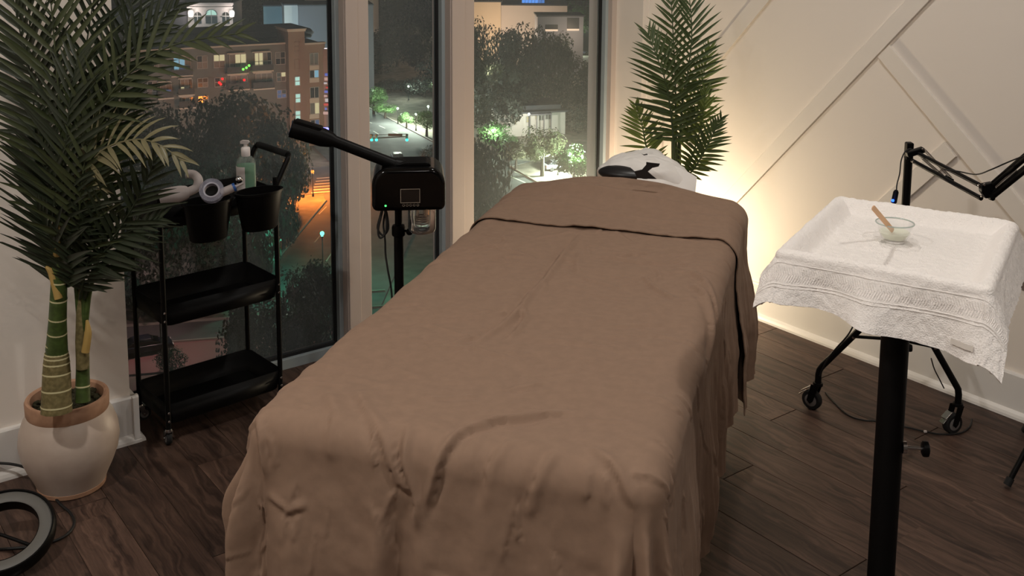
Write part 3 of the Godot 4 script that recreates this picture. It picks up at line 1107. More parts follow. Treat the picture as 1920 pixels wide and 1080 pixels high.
# ---------------------------------------------------------------- the utility cart and what stands on it
# an outline (x, y) drawn out along z with rounded front and back edges
func soft_prism(m: MB, poly: PackedVector2Array, depth: float, bevel: float, o: Vector3, turned := Basis()):
	var keep := m.xf
	m.xf = m.xf * Transform3D(turned, o)
	var N := poly.size()
	var area := 0.0
	for k in N:
		var q := poly[(k + 1) % N]
		area += poly[k].x * q.y - q.x * poly[k].y
	var sg := 1.0 if area > 0 else -1.0
	var nrm := []
	for k in N:
		var e := (poly[(k + 1) % N] - poly[(k + N - 1) % N]).normalized()
		nrm.append(Vector2(e.y, -e.x) * sg)
	var rings := []
	for s in [-1.0, 1.0]:
		for j in 5:
			var an := PI / 2 * j / 4.0
			var an2 := (PI / 2 - an) if s < 0 else an
			rings.append([bevel * (1.0 - cos(an2)), s * (depth / 2 - bevel + bevel * sin(an2)), an2, s])
	var first := m.v.size()
	for r in rings:
		for k in N + 1:
			var p: Vector2 = poly[k % N] - nrm[k % N] * r[0]
			var nn := Vector3(nrm[k % N].x * cos(r[2]), nrm[k % N].y * cos(r[2]), r[3] * sin(r[2]))
			m.vert(Vector3(p.x, p.y, r[1]), nn, p)
	for r in rings.size() - 1:
		for k in N:
			var a := first + r * (N + 1) + k
			m.quad(a, a + 1, a + N + 2, a + N + 1)
	for s in [-1.0, 1.0]:
		var cap := PackedVector2Array()
		for k in N: cap.append(poly[k] - nrm[k] * bevel)
		var ix := Geometry2D.triangulate_polygon(cap)
		var f := m.v.size()
		for q in cap: m.vert(Vector3(q.x, q.y, s * depth / 2), Vector3(0, 0, s), q)
		for k in range(0, ix.size(), 3): m.tri(f + ix[k], f + ix[k + 1], f + ix[k + 2])
	m.xf = keep

func round_rect(w: float, h: float, r_top: float, r_bot: float, seg := 7) -> PackedVector2Array:
	var out := PackedVector2Array()
	for e in [[w / 2 - r_top, h / 2 - r_top, 0.0, r_top], [-w / 2 + r_top, h / 2 - r_top, PI / 2, r_top], [-w / 2 + r_bot, -h / 2 + r_bot, PI, r_bot], [w / 2 - r_bot, -h / 2 + r_bot, PI * 1.5, r_bot]]:
		for k in seg + 1:
			var an: float = e[2] + PI / 2 * k / seg
			out.append(Vector2(e[0] + cos(an) * e[3], e[1] + sin(an) * e[3]))
	return out

# an open tray with sloping sides: outer shell and inner shell joined at the rim
func tray(m: MB, w: float, d: float, top: float, bottom: float, r: float, wall := 0.004, slope := 0.01):
	var rings := []
	for e in [[0.0, top], [slope, bottom + 0.006], [slope + 0.006, bottom]]: rings.append([w - 2 * e[0], d - 2 * e[0], e[1]])
	for e in [[wall, top], [slope + wall, bottom + wall + 0.004], [slope + wall + 0.006, bottom + wall]]: rings.push_front([w - 2 * e[0], d - 2 * e[0], e[1]])
	var N := 36
	var first := m.v.size()
	var k := 0
	for g in rings:
		var o := round_rect(g[0], g[1], r, r, 8)
		for j in o.size() + 1:
			var p := o[j % o.size()]
			var s := -1.0 if k < 3 else 1.0
			var nn := Vector3(p.x / g[0], 0.25 if s < 0 else -0.25, p.y / g[1]).normalized()
			if k == 2 or k == 3: nn = Vector3(nn.x * s * 0.4, 1.0, nn.z * s * 0.4).normalized()
			else: nn = Vector3(nn.x * s, nn.y, nn.z * s)
			m.vert(Vector3(p.x, g[2], p.y), nn)
		k += 1
	N = round_rect(1, 1, 0.1, 0.1, 8).size() + 1
	for a in rings.size() - 1:
		for j in N - 1:
			var i := first + a * N + j
			m.quad(i, i + 1, i + N + 1, i + N)
	for e in [[0, Vector3.UP], [rings.size() - 1, Vector3.DOWN]]:
		var f := m.v.size()
		m.vert(Vector3(0, rings[e[0]][2], 0), e[1])
		for j in N:
			var id: int = first + e[0] * N + j
			m.v.append(m.v[id]); m.n.append((m.xf.basis * e[1]).normalized()); m.t.append(Vector2.ZERO)
		for j in N - 1: m.tri(f, f + 1 + j, f + 2 + j)

func caster(parent: Node3D, top: Vector3, wheel_r: float, yaw: float, fork_mat: Material, brake := false):
	var b := Basis(Vector3.UP, yaw)
	var t := Transform3D(b, top)
	var axle := Vector3(wheel_r * 0.55, -(top.y - wheel_r), 0)
	var f := mb(t)
	f.lathe([[0.0, 0.0], [wheel_r * 0.45, 0.0], [wheel_r * 0.5, -0.004], [wheel_r * 0.5, -0.009], [0.0, -0.010]], 20)
	for s in [-1.0, 1.0]:
		var poly := PackedVector2Array([Vector2(-wheel_r * 0.3, -0.006), Vector2(wheel_r * 0.5, -0.006), Vector2(axle.x + wheel_r * 0.35, axle.y), Vector2(axle.x, axle.y - wheel_r * 0.3), Vector2(axle.x - wheel_r * 0.3, axle.y)])
		f.prism(poly, 0.002, Vector3(0, 0, s * wheel_r * 0.48))
	f.tube([axle + Vector3(0, 0, -wheel_r * 0.6), axle + Vector3(0, 0, wheel_r * 0.6)], wheel_r * 0.13, 10)
	var c := f.put("caster", fork_mat, parent)
	var w := mb(t)
	w.lathe([[wheel_r * 0.3, -wheel_r * 0.36], [wheel_r * 0.9, -wheel_r * 0.36], [wheel_r, -wheel_r * 0.22], [wheel_r, wheel_r * 0.22], [wheel_r * 0.9, wheel_r * 0.36], [wheel_r * 0.3, wheel_r * 0.36]], 28, axle, rot(Vector3(1, 0, 0), 90))
	w.put("wheel", M["black_rubber"], c)
	var h := mb(t)
	for s in [-1.0, 1.0]:
		h.lathe([[0.0, s * wheel_r * 0.40], [wheel_r * 0.55, s * wheel_r * 0.385], [wheel_r * 0.62, s * wheel_r * 0.36]], 24, axle, rot(Vector3(1, 0, 0), 90))
	h.put("hub", M["grey_plastic"], c)
	if brake:
		var l := mb(t)
		l.box(Vector3(axle.x + wheel_r * 0.75, axle.y + wheel_r * 0.95, 0), Vector3(wheel_r * 0.9, 0.004, wheel_r * 0.7), 0.001, rot(Vector3(0, 0, 1), -38))
		l.box(Vector3(axle.x + wheel_r * 1.1, axle.y + wheel_r * 0.45, 0), Vector3(wheel_r * 0.7, 0.003, wheel_r * 0.6), 0.001, rot(Vector3(0, 0, 1), -42))
		l.put("brake_lever", M["chrome"], c)

const CART_B := Vector3(-0.982, 0, -2.821)     # the post nearest the camera
const CART_X := Vector3(0.7427, 0, -0.6696)    # along the long side
const CART_Z := Vector3(-0.6696, 0, -0.7427)   # across, away from the camera
func cart(x: float, h: float, z: float) -> Vector3:
	return CART_B + CART_X * x + CART_Z * z + Vector3(0, h, 0)

func build_cart():
	var L := 0.362
	var D := 0.206
	var bs := Basis(CART_X, Vector3.UP, CART_X.cross(Vector3.UP))
	var mid := cart(L / 2, 0, D / 2)
	var black = M["black_metal"]
	var o := thing("utility_cart", "black three-tier metal cart on casters standing against the left window", "cart", mid)
	for e in [[0.42, 0.355], [0.125, 0.06], [0.70, 0.64]]:
		var m := mb(Transform3D(bs, mid))
		tray(m, L + 0.012, D + 0.012, e[0], e[1], 0.025, 0.0035, 0.006)
		m.put("tray", black, o)
	for x in [0.0, L]:
		for z in [0.0, D]:
			var m := mb()
			m.tube([cart(x, 0.045, z), cart(x, 0.735, z)], 0.0075, 14)
			m.put("post", black, o)
			for h in [0.075, 0.10, 0.375, 0.40, 0.66, 0.685]:
				var d := -1.0 if z == 0.0 else 1.0
				var g := mb()
				g.lathe([[0.0, 0.010], [0.003, 0.0095], [0.004, 0.0075]], 10, cart(x, h, z), along(CART_Z * d))
				g.put("bolt", M["chrome"], o)
			caster(o, cart(x, 0.052, z), 0.021, 2.2 if x == 0.0 and z == 0.0 else 0.6, M["chrome"])
	# the push handle leans out beyond the short side
	var hd := mb()
	var path := [cart(L, 0.70, 0), cart(L + 0.012, 0.725, 0), cart(L + 0.045, 0.785, 0.0), cart(L + 0.052, 0.795, 0.006), cart(L + 0.052, 0.797, D - 0.006), cart(L + 0.045, 0.785, D), cart(L + 0.012, 0.725, D), cart(L, 0.70, D)]
	hd.tube(path, 0.0085, 12)
	hd.put("push_handle", black, o)
	var grip := mb()
	grip.tube([cart(L + 0.052, 0.797, 0.015), cart(L + 0.052, 0.797, D - 0.015)], 0.0105, 14)
	grip.put("grip", M["black_rubber"], o)

	# two oval bins hooked on the long side
	var bins := [[0.115, "black oval bin hooked on the cart, nearer the palm, clear roll above it"], [0.275, "black oval bin hooked on the cart under the green pump bottle"]]
	for k in 2:
		var c := cart(bins[k][0], 0.0, -0.060)
		var bn := thing("hanging_bin", bins[k][1], "bin", c + Vector3(0, 0.60, 0), 0.0, "bins hooked on the cart")
		var m := mb(Transform3D(bs, c))
		m.lathe([[0.0, 0.607], [0.043, 0.607], [0.047, 0.612], [0.061, 0.715], [0.064, 0.715], [0.064, 0.722], [0.058, 0.722], [0.0575, 0.715], [0.045, 0.616], [0.0, 0.613]], 40, Vector3.ZERO, Basis(), 1.18, 0.74)
		m.put("bin", M["black_plastic"], bn)
		for s in [-0.03, 0.03]:
			var hk := mb(Transform3D(bs, c))
			hk.tube([Vector3(s, 0.69, -0.047), Vector3(s, 0.712, -0.05), Vector3(s, 0.713, -0.060), Vector3(s, 0.69, -0.066)], 0.002, 6)
			hk.put("hook", M["black_metal"], bn)

	# pump bottle of green gel, half of it behind its label
	var bc := on_y(478, 358, 0.722)
	bc = cart(0.283, 0.0, 0.03)
	bc.y = 0.648
	var by := at(478, 330, 3.0)
	var bt := thing("pump_bottle", "clear pump bottle of green gel with a white label and white pump", "bottle", bc)
	var gel := mat("green_gel", Color(0.35, 0.56, 0.42), 0.15)
	gel.metallic_specular = 0.5
	var bbs := Basis(Vector3.UP, deg_to_rad(8))
	var bd := mb(Transform3D(bbs, bc))
	bd.lathe([[0.0, 0.0], [0.022, 0.0], [0.026, 0.003], [0.0275, 0.01], [0.0275, 0.125], [0.0265, 0.135]], 32, Vector3.ZERO, Basis(), 1.0, 0.72)
	bd.lathe([[0.0265, 0.135], [0.0, 0.135]], 32, Vector3.ZERO, Basis(), 1.0, 0.72)
	bd.put("gel", gel, bt)
	var clear := mat("clear_plastic", Color(0.9, 0.95, 0.93, 0.12), 0.05)
	clear.transparency = BaseMaterial3D.TRANSPARENCY_ALPHA
	var sh := mb(Transform3D(bbs, bc))
	sh.lathe([[0.0285, 0.004], [0.0285, 0.135], [0.0265, 0.147], [0.018, 0.158], [0.012, 0.162]], 32, Vector3.ZERO, Basis(), 1.0, 0.72)
	sh.put("bottle_wall", clear, bt)
	var lb := mb(Transform3D(bbs, bc))
	var rows := []
	for j in 2:
		var row := PackedVector3Array()
		for i in 13:
			var an := lerpf(1.62, 3.3, i / 12.0)
			row.append(Vector3(cos(an) * 0.0292, 0.02 + 0.11 * (1 - j), sin(an) * 0.0292 * 0.72))
		rows.append(row)
	lb.sheet(rows)
	lb.put("label_sticker", M["white_plastic"], bt)
	var pu := mb(Transform3D(bbs, bc))
	pu.lathe([[0.0, 0.16], [0.013, 0.16], [0.0135, 0.163], [0.0135, 0.184], [0.011, 0.187], [0.006, 0.188], [0.005, 0.198], [0.0, 0.198]], 24)
	var spout := PackedVector2Array([Vector2(-0.014, 0.198), Vector2(0.008, 0.197), Vector2(0.0125, 0.202), Vector2(0.009, 0.2065), Vector2(-0.008, 0.208), Vector2(-0.015, 0.204)])
	pu.prism(spout, 0.012)
	pu.put("pump", M["white_plastic"], bt)

	# white spray bottle on its side, clear tape roll, capped tube, steel ball jar
	var w := mat("ivory_plastic", rgb(176, 166, 164), 0.45)
	var s0 := at(348, 372, 2.86)
	var sp := thing("spray_bottle", "white plastic spray bottle lying half hidden behind the palm leaves on the cart", "bottle", s0)
	var sm := mb()
	sm.tube(curve([at(300, 372, 2.83), at(325, 366, 2.84), at(352, 360, 2.86)], 5), [0.020, 0.022, 0.023, 0.0235, 0.0235, 0.0235, 0.023, 0.0225, 0.021, 0.019, 0.016], 20)
	sm.put("body", w, sp)
	var sn := mb()
	sn.tube(curve([at(352, 360, 2.86), at(368, 352, 2.87), at(372, 338, 2.875), at(364, 328, 2.88), at(350, 326, 2.88)], 6), 0.0125, 16)
	sn.put("neck", w, sp)
	var tp := thing("tape_roll", "roll of clear tape leaning in the cart's top tray beside the capped tube", "tape", at(397, 372, 2.86))
	var tm := mb(Transform3D(along(Vector3(0.15, 0.55, 0.83)), at(397, 358, 2.86)))
	tm.lathe([[0.0225, -0.01], [0.033, -0.01], [0.0335, 0.0], [0.033, 0.01], [0.0225, 0.01], [0.0225, -0.01]], 36)
	var tape := mat("clear_tape", Color(0.72, 0.72, 0.80, 0.3), 0.12)
	tape.transparency = BaseMaterial3D.TRANSPARENCY_ALPHA
	tm.put("tape", tape, tp)
	var tc := mb(Transform3D(along(Vector3(0.15, 0.55, 0.83)), at(397, 358, 2.86)))
	tc.lathe([[0.018, -0.0105], [0.0222, -0.0105], [0.0222, 0.0105], [0.018, 0.0105], [0.018, -0.0105]], 36)
	tc.put("core", mat("tape_core", rgb(160, 156, 168), 0.4), tp)
	var cb := thing("capped_tube", "small white tube with a blue collar and thin nozzle lying on the cart", "tube", at(425, 364, 2.88))
	var t0 := at(414, 362, 2.875)
	var t1 := at(437, 352, 2.885)
	var dd := (t1 - t0).normalized()
	var tb := mb()
	tb.tube([t0, t0 + dd * 0.002, t1], [0.010, 0.0115, 0.0115], 18)
	tb.put("body", w, cb)
	var tcl := mb()
	tcl.tube([t1, t1 + dd * 0.007], 0.012, 18)
	tcl.put("collar", mat("collar_blue", rgb(40, 88, 160), 0.4), cb)
	var tn := mb()
	tn.tube([t1 + dd * 0.006, t1 + dd * 0.012, t1 + dd * 0.03], [0.006, 0.0038, 0.003], 12)
	tn.put("nozzle", w, cb)
	var jar := thing("steel_ball", "small shiny steel ball lying in the cart's top tray beside the pump bottle", "ball", at(448, 346, 3.02))
	var jm := mb()
	var prof := []
	for k in 13: prof.append([0.011 * cos(-PI / 2 + PI * k / 12), 0.011 * sin(-PI / 2 + PI * k / 12)])
	jm.lathe(prof, 20, at(448, 337, 3.02))
	jm.put("ball", M["chrome"], jar)
	# a pale pen lying in the middle tray
	var pen := thing("pen", "thin grey pen lying in the middle tray of the black cart", "pen", on_y(338, 535, 0.362))
	var pnm := mb()
	pnm.tube([on_y(327, 534, 0.366), on_y(349, 545, 0.366)], 0.002, 10)
	pnm.put("barrel", M["grey_plastic"], pen)

# ---------------------------------------------------------------- facial steamer on its stand
func build_steamer():
	var foot := Vector3(-0.319, 0, -2.86)
	var o := thing("facial_steamer", "black facial steamer on a pole stand, nozzle arm raised to the left, before the window", "steamer", foot)
	var black = M["black_metal"]
	var base := mb()
	base.lathe([[0.0, 0.0], [0.125, 0.0], [0.13, 0.006], [0.128, 0.016], [0.10, 0.024], [0.03, 0.034], [0.022, 0.05], [0.0, 0.05]], 40, foot)
	base.put("base", black, o)
	var pole := mb()
	pole.tube([foot + Vector3(0, 0.04, 0), foot + Vector3(0, 0.63, 0)], 0.0135, 20)
	pole.tube([foot + Vector3(0, 0.60, 0), foot + Vector3(0, 0.72, 0)], 0.0105, 20)
	pole.put("pole", black, o)
	var col := mb()
	col.lathe([[0.0136, -0.012], [0.0185, -0.012], [0.0195, -0.008], [0.0195, 0.012], [0.017, 0.018], [0.0112, 0.02]], 24, foot + Vector3(0, 0.632, 0))
	var c := col.put("collar", M["black_plastic"], o)
	var knob := mb()
	knob.tube([foot + Vector3(0.015, 0.635, 0.005), foot + Vector3(0.026, 0.635, 0.012)], 0.004, 10)
	knob.lathe([[0.0, -0.005], [0.009, -0.005], [0.0105, 0.0], [0.009, 0.006], [0.0, 0.007]], 14, foot + Vector3(0.032, 0.635, 0.015), along(Vector3(1, 0, 0.5)))
	knob.put("knob", M["black_plastic"], c)
	# head
	var hc := at(766, 343, 2.86)
	var hb := Basis(Vector3.UP, deg_to_rad(6))
	var head := mb()
	var gloss = M["black_gloss"]
	soft_prism(head, round_rect(0.196, 0.118, 0.045, 0.016, 9), 0.155, 0.0135, hc, hb)
	var hm := head.put("head", gloss, o)
	var lid := mb()
	soft_prism(lid, PackedVector2Array([Vector2(-0.045, 0.0), Vector2(0.048, 0.0), Vector2(0.044, 0.008), Vector2(0.034, 0.012), Vector2(-0.022, 0.012), Vector2(-0.036, 0.008)]), 0.07, 0.004, hc + hb * Vector3(0.012, 0.057, 0.01), hb)
	lid.put("lid", M["black_plastic"], hm)
	var face := hc + hb * Vector3(0, 0, 0.0778)
	var pn := mb()
	pn.box(face + hb * Vector3(0.004, -0.016, 0), Vector3(0.05, 0.037, 0.0012), 0.0004, hb)
	pn.put("display", mat("display_black", rgb(6, 6, 7), 0.08), hm)
	var ln := mb()
	for e in [[0.0, 0.0187, 0.052, 0.0013], [0.0, -0.0187, 0.052, 0.0013], [-0.0255, 0.0, 0.0013, 0.0385], [0.0255, 0.0, 0.0013, 0.0385]]:
		ln.box(face + hb * Vector3(0.004 + e[0], -0.016 + e[1], 0.0008), Vector3(e[2], e[3], 0.0008), 0.0, hb)
	for k in 5:
		var p := face + hb * Vector3(-0.014 + k * 0.0095, -0.0415, 0.0004)
		ln.lathe([[0.0026, 0.0], [0.0032, 0.0005], [0.0034, 0.0]], 12, p, hb * rot(Vector3(1, 0, 0), 90))
	ln.put("panel_outline", mat("panel_print", rgb(150, 138, 124), 0.5), hm)
	# arm and nozzle
	var a0 := at(752, 313, 2.83)
	var a1 := at(620, 262, 2.80)
	var a2 := at(546, 240, 2.78)
	var sock := mb()
	sock.tube([at(778, 322, 2.835), a0, a0 + (a1 - a0) * 0.1], [0.024, 0.022, 0.0185], 22)
	sock.put("arm_socket", M["black_plastic"], hm)
	var arm := mb()
	arm.tube([a0, a1], 0.0155, 22)
	arm.put("arm", M["black_plastic"], o)
	var nz := mb()
	nz.tube([a1 + (a0 - a1) * 0.05, a1, a1 + (a2 - a1) * 0.2, a2], [0.0165, 0.021, 0.0255, 0.0255], 24)
	var nm := nz.put("nozzle", M["black_plastic"], o)
	var fin := mb()
	var fd := (a1 - a2).normalized()
	fin.box(a2.lerp(a1, 0.45) + Vector3(0, 0.024, 0.004), Vector3(0.075, 0.012, 0.03), 0.003, Basis(fd, Vector3(0, 0, 1).cross(fd), Vector3(0, 0, 1)))
	fin.put("fin", M["black_plastic"], nm)
	var mouth := mb()
	mouth.lathe([[0.024, 0.001], [0.022, 0.002], [0.014, -0.004], [0.0, -0.005]], 24, a2, along(a2 - a1))
	mouth.put("mouth", mat("mouth_blue", rgb(60, 84, 120), 0.2, 0.6), nm)
	# the glass water jar and the heater inside it
	var jc := at(791, 380, 2.87)
	var glass := mat("jar_glass", Color(0.95, 0.97, 0.97, 0.04), 0.0)
	glass.refraction_enabled = true
	glass.refraction_scale = 0.045
	var jg := mb()
	jg.lathe([[0.036, 0.006], [0.0385, -0.006], [0.0385, -0.070], [0.036, -0.079], [0.030, -0.083], [0.0, -0.083], [0.0, -0.078], [0.028, -0.078], [0.0335, -0.073], [0.0355, -0.066], [0.0355, -0.006], [0.033, 0.006]], 40, jc)
	var jm := jg.put("water_jar", glass, o)
	var hr := mb()
	for k in 4:
		var ring := []
		for j in 25: ring.append(jc + Vector3(cos(TAU * j / 24) * 0.019, -0.058 + k * 0.006, sin(TAU * j / 24) * 0.019))
		hr.tube(ring, 0.0022, 8, false)
	hr.tube([jc + Vector3(-0.012, 0.0, 0), jc + Vector3(-0.012, -0.056, 0)], 0.0045, 10)
	hr.tube([jc + Vector3(0.010, 0.0, 0.006), jc + Vector3(0.010, -0.056, 0.006)], 0.0055, 10)
	hr.put("heating_coil", mat("copper_steel", rgb(205, 180, 160), 0.22, 1.0), jm)
	var cap := mb()
	cap.lathe([[0.0395, 0.004], [0.0405, 0.0], [0.0405, -0.008], [0.039, -0.010]], 40, jc + Vector3(0, 0.006, 0))
	cap.put("jar_collar", M["black_plastic"], o)
	# cord looped beside the pole, then down to the floor
	var cd := mb()
	var q := [at(722, 372, 2.84), at(716, 400, 2.83), at(709, 432, 2.83), at(713, 446, 2.83), at(723, 436, 2.83), at(724, 410, 2.83), at(719, 388, 2.835), at(712, 408, 2.84), at(708, 428, 2.84), at(718, 441, 2.84), at(728, 428, 2.84), at(724, 396, 2.84), at(719, 420, 2.845), at(722, 450, 2.845), at(723, 478, 2.85), at(727, 505, 2.85), at(735, 560, 2.86)]
	q.append(Vector3(q[-1].x, 0.30, q[-1].z + 0.01))
	q.append(Vector3(q[-1].x - 0.02, 0.02, q[-1].z))
	q.append(Vector3(q[-1].x - 0.06, 0.004, q[-1].z - 0.10))
	cd.tube(curve(q, 7), 0.0028, 8)
	cd.put("power_cord", M["cord_black"], o)
	var led := mb()
	led.lathe([[0.0, 0.0], [0.002, 0.0005], [0.003, 0.0]], 10, at(723, 386, 2.78), along(Vector3(0, 0, 1)))
	led.put("indicator", glow("led_green", Color(0.35, 1.0, 0.5), 1.5), o)

# ---------------------------------------------------------------- instrument table, towel, bowl
const TRAY_C := Vector3(0.697, 0, -1.79)
const TRAY_X := Vector3(0.8388, 0, 0.5444)
const TRAY_Y := Vector3(0.5102, 0, -0.8601)
func tr_(p: float, h: float, q: float) -> Vector3:
	return TRAY_C + TRAY_X * p + TRAY_Y * q + Vector3(0, h, 0)

func towel_point(p: float, q: float) -> Vector3:
	var hx := 0.158
	var hy := 0.198
	var cp := clampf(p, -hx, hx)
	var cq := clampf(q, -hy, hy)
	var o := Vector2(p - cp, q - cq)
	var d := o.length()
	var fuzz := ripple.get_noise_2d(p * 260.0, q * 260.0) * 0.0016 + wave.get_noise_2d(p * 200.0 + 40.0, q * 200.0) * 0.003
	if d < 1e-6:
		# inside the rim of the tray
		var e := minf(hx - absf(cp), hy - absf(cq))
		var h := lerpf(0.957, 0.932, smooth(0.0, 0.034, e))
		return tr_(cp, h + fuzz, cq)
	var dir := o / d
	var R := 0.014
	var quarter := R * PI / 2
	if d < quarter:
		var f := d / R
		return tr_(cp + dir.x * R * sin(f), 0.957 - R + R * cos(f) + fuzz, cq + dir.y * R * sin(f))
	var drop := d - quarter
	var out := R + drop * 0.16
	if absf(dir.x) > 0.02 and absf(dir.y) > 0.02:
		# the loose corners stand away from the tray
		out += drop * (0.40 if dir.x < 0.0 else 0.30)
		drop *= 0.98
	elif dir.y < -0.5:
		out += drop * (0.42 * exp(-pow((p + 0.012) / 0.04, 2.0)) + 0.38 * smooth(-0.09, -0.158, p) + 0.30 * smooth(0.10, 0.158, p))
		drop *= 1.0 - 0.06 * exp(-pow((p + 0.05) / 0.05, 2.0))
	elif dir.y > 0.5:
		out += drop * (0.25 + 0.2 * sin(p * 20.0))
	else:
		out += drop * 0.25
	return tr_(cp + dir.x * (out + fuzz), 0.957 - R - drop, cq + dir.y * (out + fuzz))

func build_tray_table():
	var black = M["black_metal"]
	var foot := Vector3(0.63, 0, -1.625)
	var o := thing("instrument_table", "black pole instrument table with a square tray hidden under the white towel", "table", foot)
	var bs := Basis(TRAY_X, Vector3.UP, TRAY_X.cross(Vector3.UP))
	var t := mb(Transform3D(bs, TRAY_C))
	tray(t, 0.318, 0.398, 0.950, 0.918, 0.02, 0.003, 0.008)
	t.put("tray", mat("steel_tray", rgb(170, 170, 170), 0.3, 0.9), o)
	var arm := mb()
	arm.box(tr_(0.0, 0.908, 0.0), Vector3(0.03, 0.016, 0.36), 0.003, bs)
	arm.put("bracket", black, o)
	var pole := mb()
	pole.tube([foot + Vector3(0, 0.03, 0), foot + Vector3(0, 0.905, 0)], 0.0222, 36)
	pole.put("pole", black, o)
	var kb := mb()
	var kp := Vector3(0.652, 0.648, -1.612)
	kb.lathe([[0.0, -0.004], [0.010, -0.004], [0.010, 0.002], [0.0, 0.002]], 16, kp, along(Vector3(1, 0, 0.15)))
	kb.tube([kp, kp + Vector3(0.028, 0, 0.004)], 0.0032, 12)
	var km := kb.put("clamp_screw", M["chrome"], o)
	var kd := mb()
	var kp2 := kp + Vector3(0.028, 0, 0.004)
	kd.lathe([[0.0, -0.002], [0.009, -0.002], [0.0125, 0.0], [0.013, 0.004], [0.0125, 0.008], [0.008, 0.010], [0.0, 0.011]], 18, kp2, along(Vector3(1, 0, 0.15)))
	kd.put("knob", M["black_plastic"], km)
	# an H foot on four casters, below the frame
	var ft := mb()
	ft.box(foot + Vector3(0, 0.055, 0), Vector3(0.05, 0.03, 0.40), 0.005, bs)
	for s in [-0.19, 0.19]:
		ft.box(foot + TRAY_Y * s + Vector3(0, 0.055, 0), Vector3(0.44, 0.028, 0.035), 0.005, bs)
	ft.put("foot_frame", black, o)
	for s in [-0.19, 0.19]:
		for r in [-0.2, 0.2]:
			caster(o, foot + TRAY_Y * s + TRAY_X * r + Vector3(0, 0.046, 0), 0.02, 0.4, M["chrome"])

	# the towel, with a woven border across its front
	var terry := mat("terry", rgb(243, 237, 233), 0.95)
	terry.normal_enabled = true
	terry.normal_texture = noise_tex(0.12, 3, 512, 6.0, 41)
	terry.normal_scale = 0.6
	tri_mat(terry, 5.0)
	terry.rim_enabled = true
	terry.rim = 0.4
	var tw := thing("towel", "white terry towel with a woven border draped over the instrument tray", "towel", TRAY_C + Vector3(0, 0.85, 0))
	var rows := []
	var q0 := -0.198 - 0.118
	var q1 := 0.198 + 0.15
	var p0 := -0.158 - 0.058
	var p1 := 0.158 + 0.075
	for j in 240:
		var row := PackedVector3Array()
		for i in 190:
			var p := lerpf(p0, p1, i / 189.0)
			var q := lerpf(q0 + 0.030 * smooth(0.16, -0.2, p), q1, j / 239.0)
			var w := towel_point(p, q)
			row.append(w)
		rows.append(row)
	# raise the border's ribs along the cloth's own slope
	var tm := mb()
	tm.sheet(rows, 0.005)
	tm.put("cloth", terry, tw)
	var ribs := mb()
	var rib := func(qq: float, rad: float):
		var path := []
		for i in 60:
			var p := lerpf(p0 + 0.004, p1 - 0.004, i / 59.0)
			var a := towel_point(p, qq)
			var nn := (towel_point(p, qq - 0.003) - a).cross(towel_point(p + 0.003, qq) - a).normalized()
			path.append(a + nn * -0.0002)
		ribs.tube(path, rad, 6)
	for qq in [-0.226, -0.258, -0.263]:
		rib.call(qq, 0.0014)
	for i in 110:
		var p := lerpf(p0 + 0.006, p1 - 0.006, i / 109.0)
		var a := towel_point(p, -0.231)
		var b := towel_point(p + 0.0045, -0.2425)
		var c := towel_point(p, -0.2535)
		ribs.tube([a, b], 0.0009, 5)
		ribs.tube([b, c], 0.0009, 5)
	ribs.put("woven_border", terry, tw)
	var tg := mb()
	var tp := []
	for j in 2:
		var row := PackedVector3Array()
		for i in 9:
			var p := lerpf(0.118, 0.152, i / 8.0)
			var a := towel_point(p, -0.291 - 0.007 * j)
			row.append(a + (TRAY_Y * -0.0025 - Vector3(0, 0, 0)) * (1.0 + j))
		tp.append(row)
	tg.sheet(tp, 0.0008)
	tg.put("care_tag", mat("tag_cloth", rgb(200, 192, 184), 0.8), tw)

	# glass bowl of cream with a wooden spatula
	var bc := on_y(1676, 452, 0.9345)
	var bw := thing("glass_bowl", "small clear glass bowl of pale cream standing on the white towel", "bowl", bc)
	var gl := mat("bowl_glass", Color(0.96, 0.98, 0.97, 0.05), 0.0)
	gl.transparency = BaseMaterial3D.TRANSPARENCY_ALPHA
	var g := mb()
	g.lathe([[0.0, 0.0], [0.018, 0.0], [0.0215, 0.003], [0.0285, 0.016], [0.0325, 0.033], [0.0335, 0.0345], [0.0325, 0.036], [0.0312, 0.0345], [0.027, 0.017], [0.020, 0.0055], [0.0, 0.004]], 48, bc)
	g.put("bowl", gl, bw)
	var rimg := mb()
	var rp := []
	for k in 49: rp.append(bc + Vector3(cos(TAU * k / 48) * 0.0328, 0.0345, sin(TAU * k / 48) * 0.0328))
	rimg.tube(rp, 0.0013, 8, false)
	rimg.put("rim", mat("glass_rim", rgb(186, 196, 190), 0.1), bw)
	var cr := mb()
	cr.lathe([[0.0, 0.0046], [0.019, 0.006], [0.0265, 0.0172], [0.024, 0.0195], [0.012, 0.018], [0.0, 0.0175]], 40, bc)
	cr.put("cream", mat("cream", rgb(222, 224, 204), 0.35), bw)
	var sp0 := bc + Vector3(-0.004, 0.020, 0.004)
	var sp1 := at(1636, 388, 1.80)
	var stt := thing("wooden_spatula", "flat wooden spatula leaning in the small glass bowl", "spatula", sp0)
	var sd := (sp1 - sp0)
	var sl := sd.length()
	var sb := along(sd, Vector3(0.2, 0.2, 1))
	var st := mb()
	var op := PackedVector2Array()
	for k in 9: op.append(Vector2(cos(PI * k / 8) * 0.0045, sl - 0.0045 + sin(PI * k / 8) * 0.0045))
	for k in 9: op.append(Vector2(-cos(PI * k / 8) * 0.0045, 0.0045 - sin(PI * k / 8) * 0.0045))
	st.prism(op, 0.0016, sp0, sb)
	var wood := mat("birch", rgb(226, 182, 142), 0.6)
	st.put("blade", wood, stt)

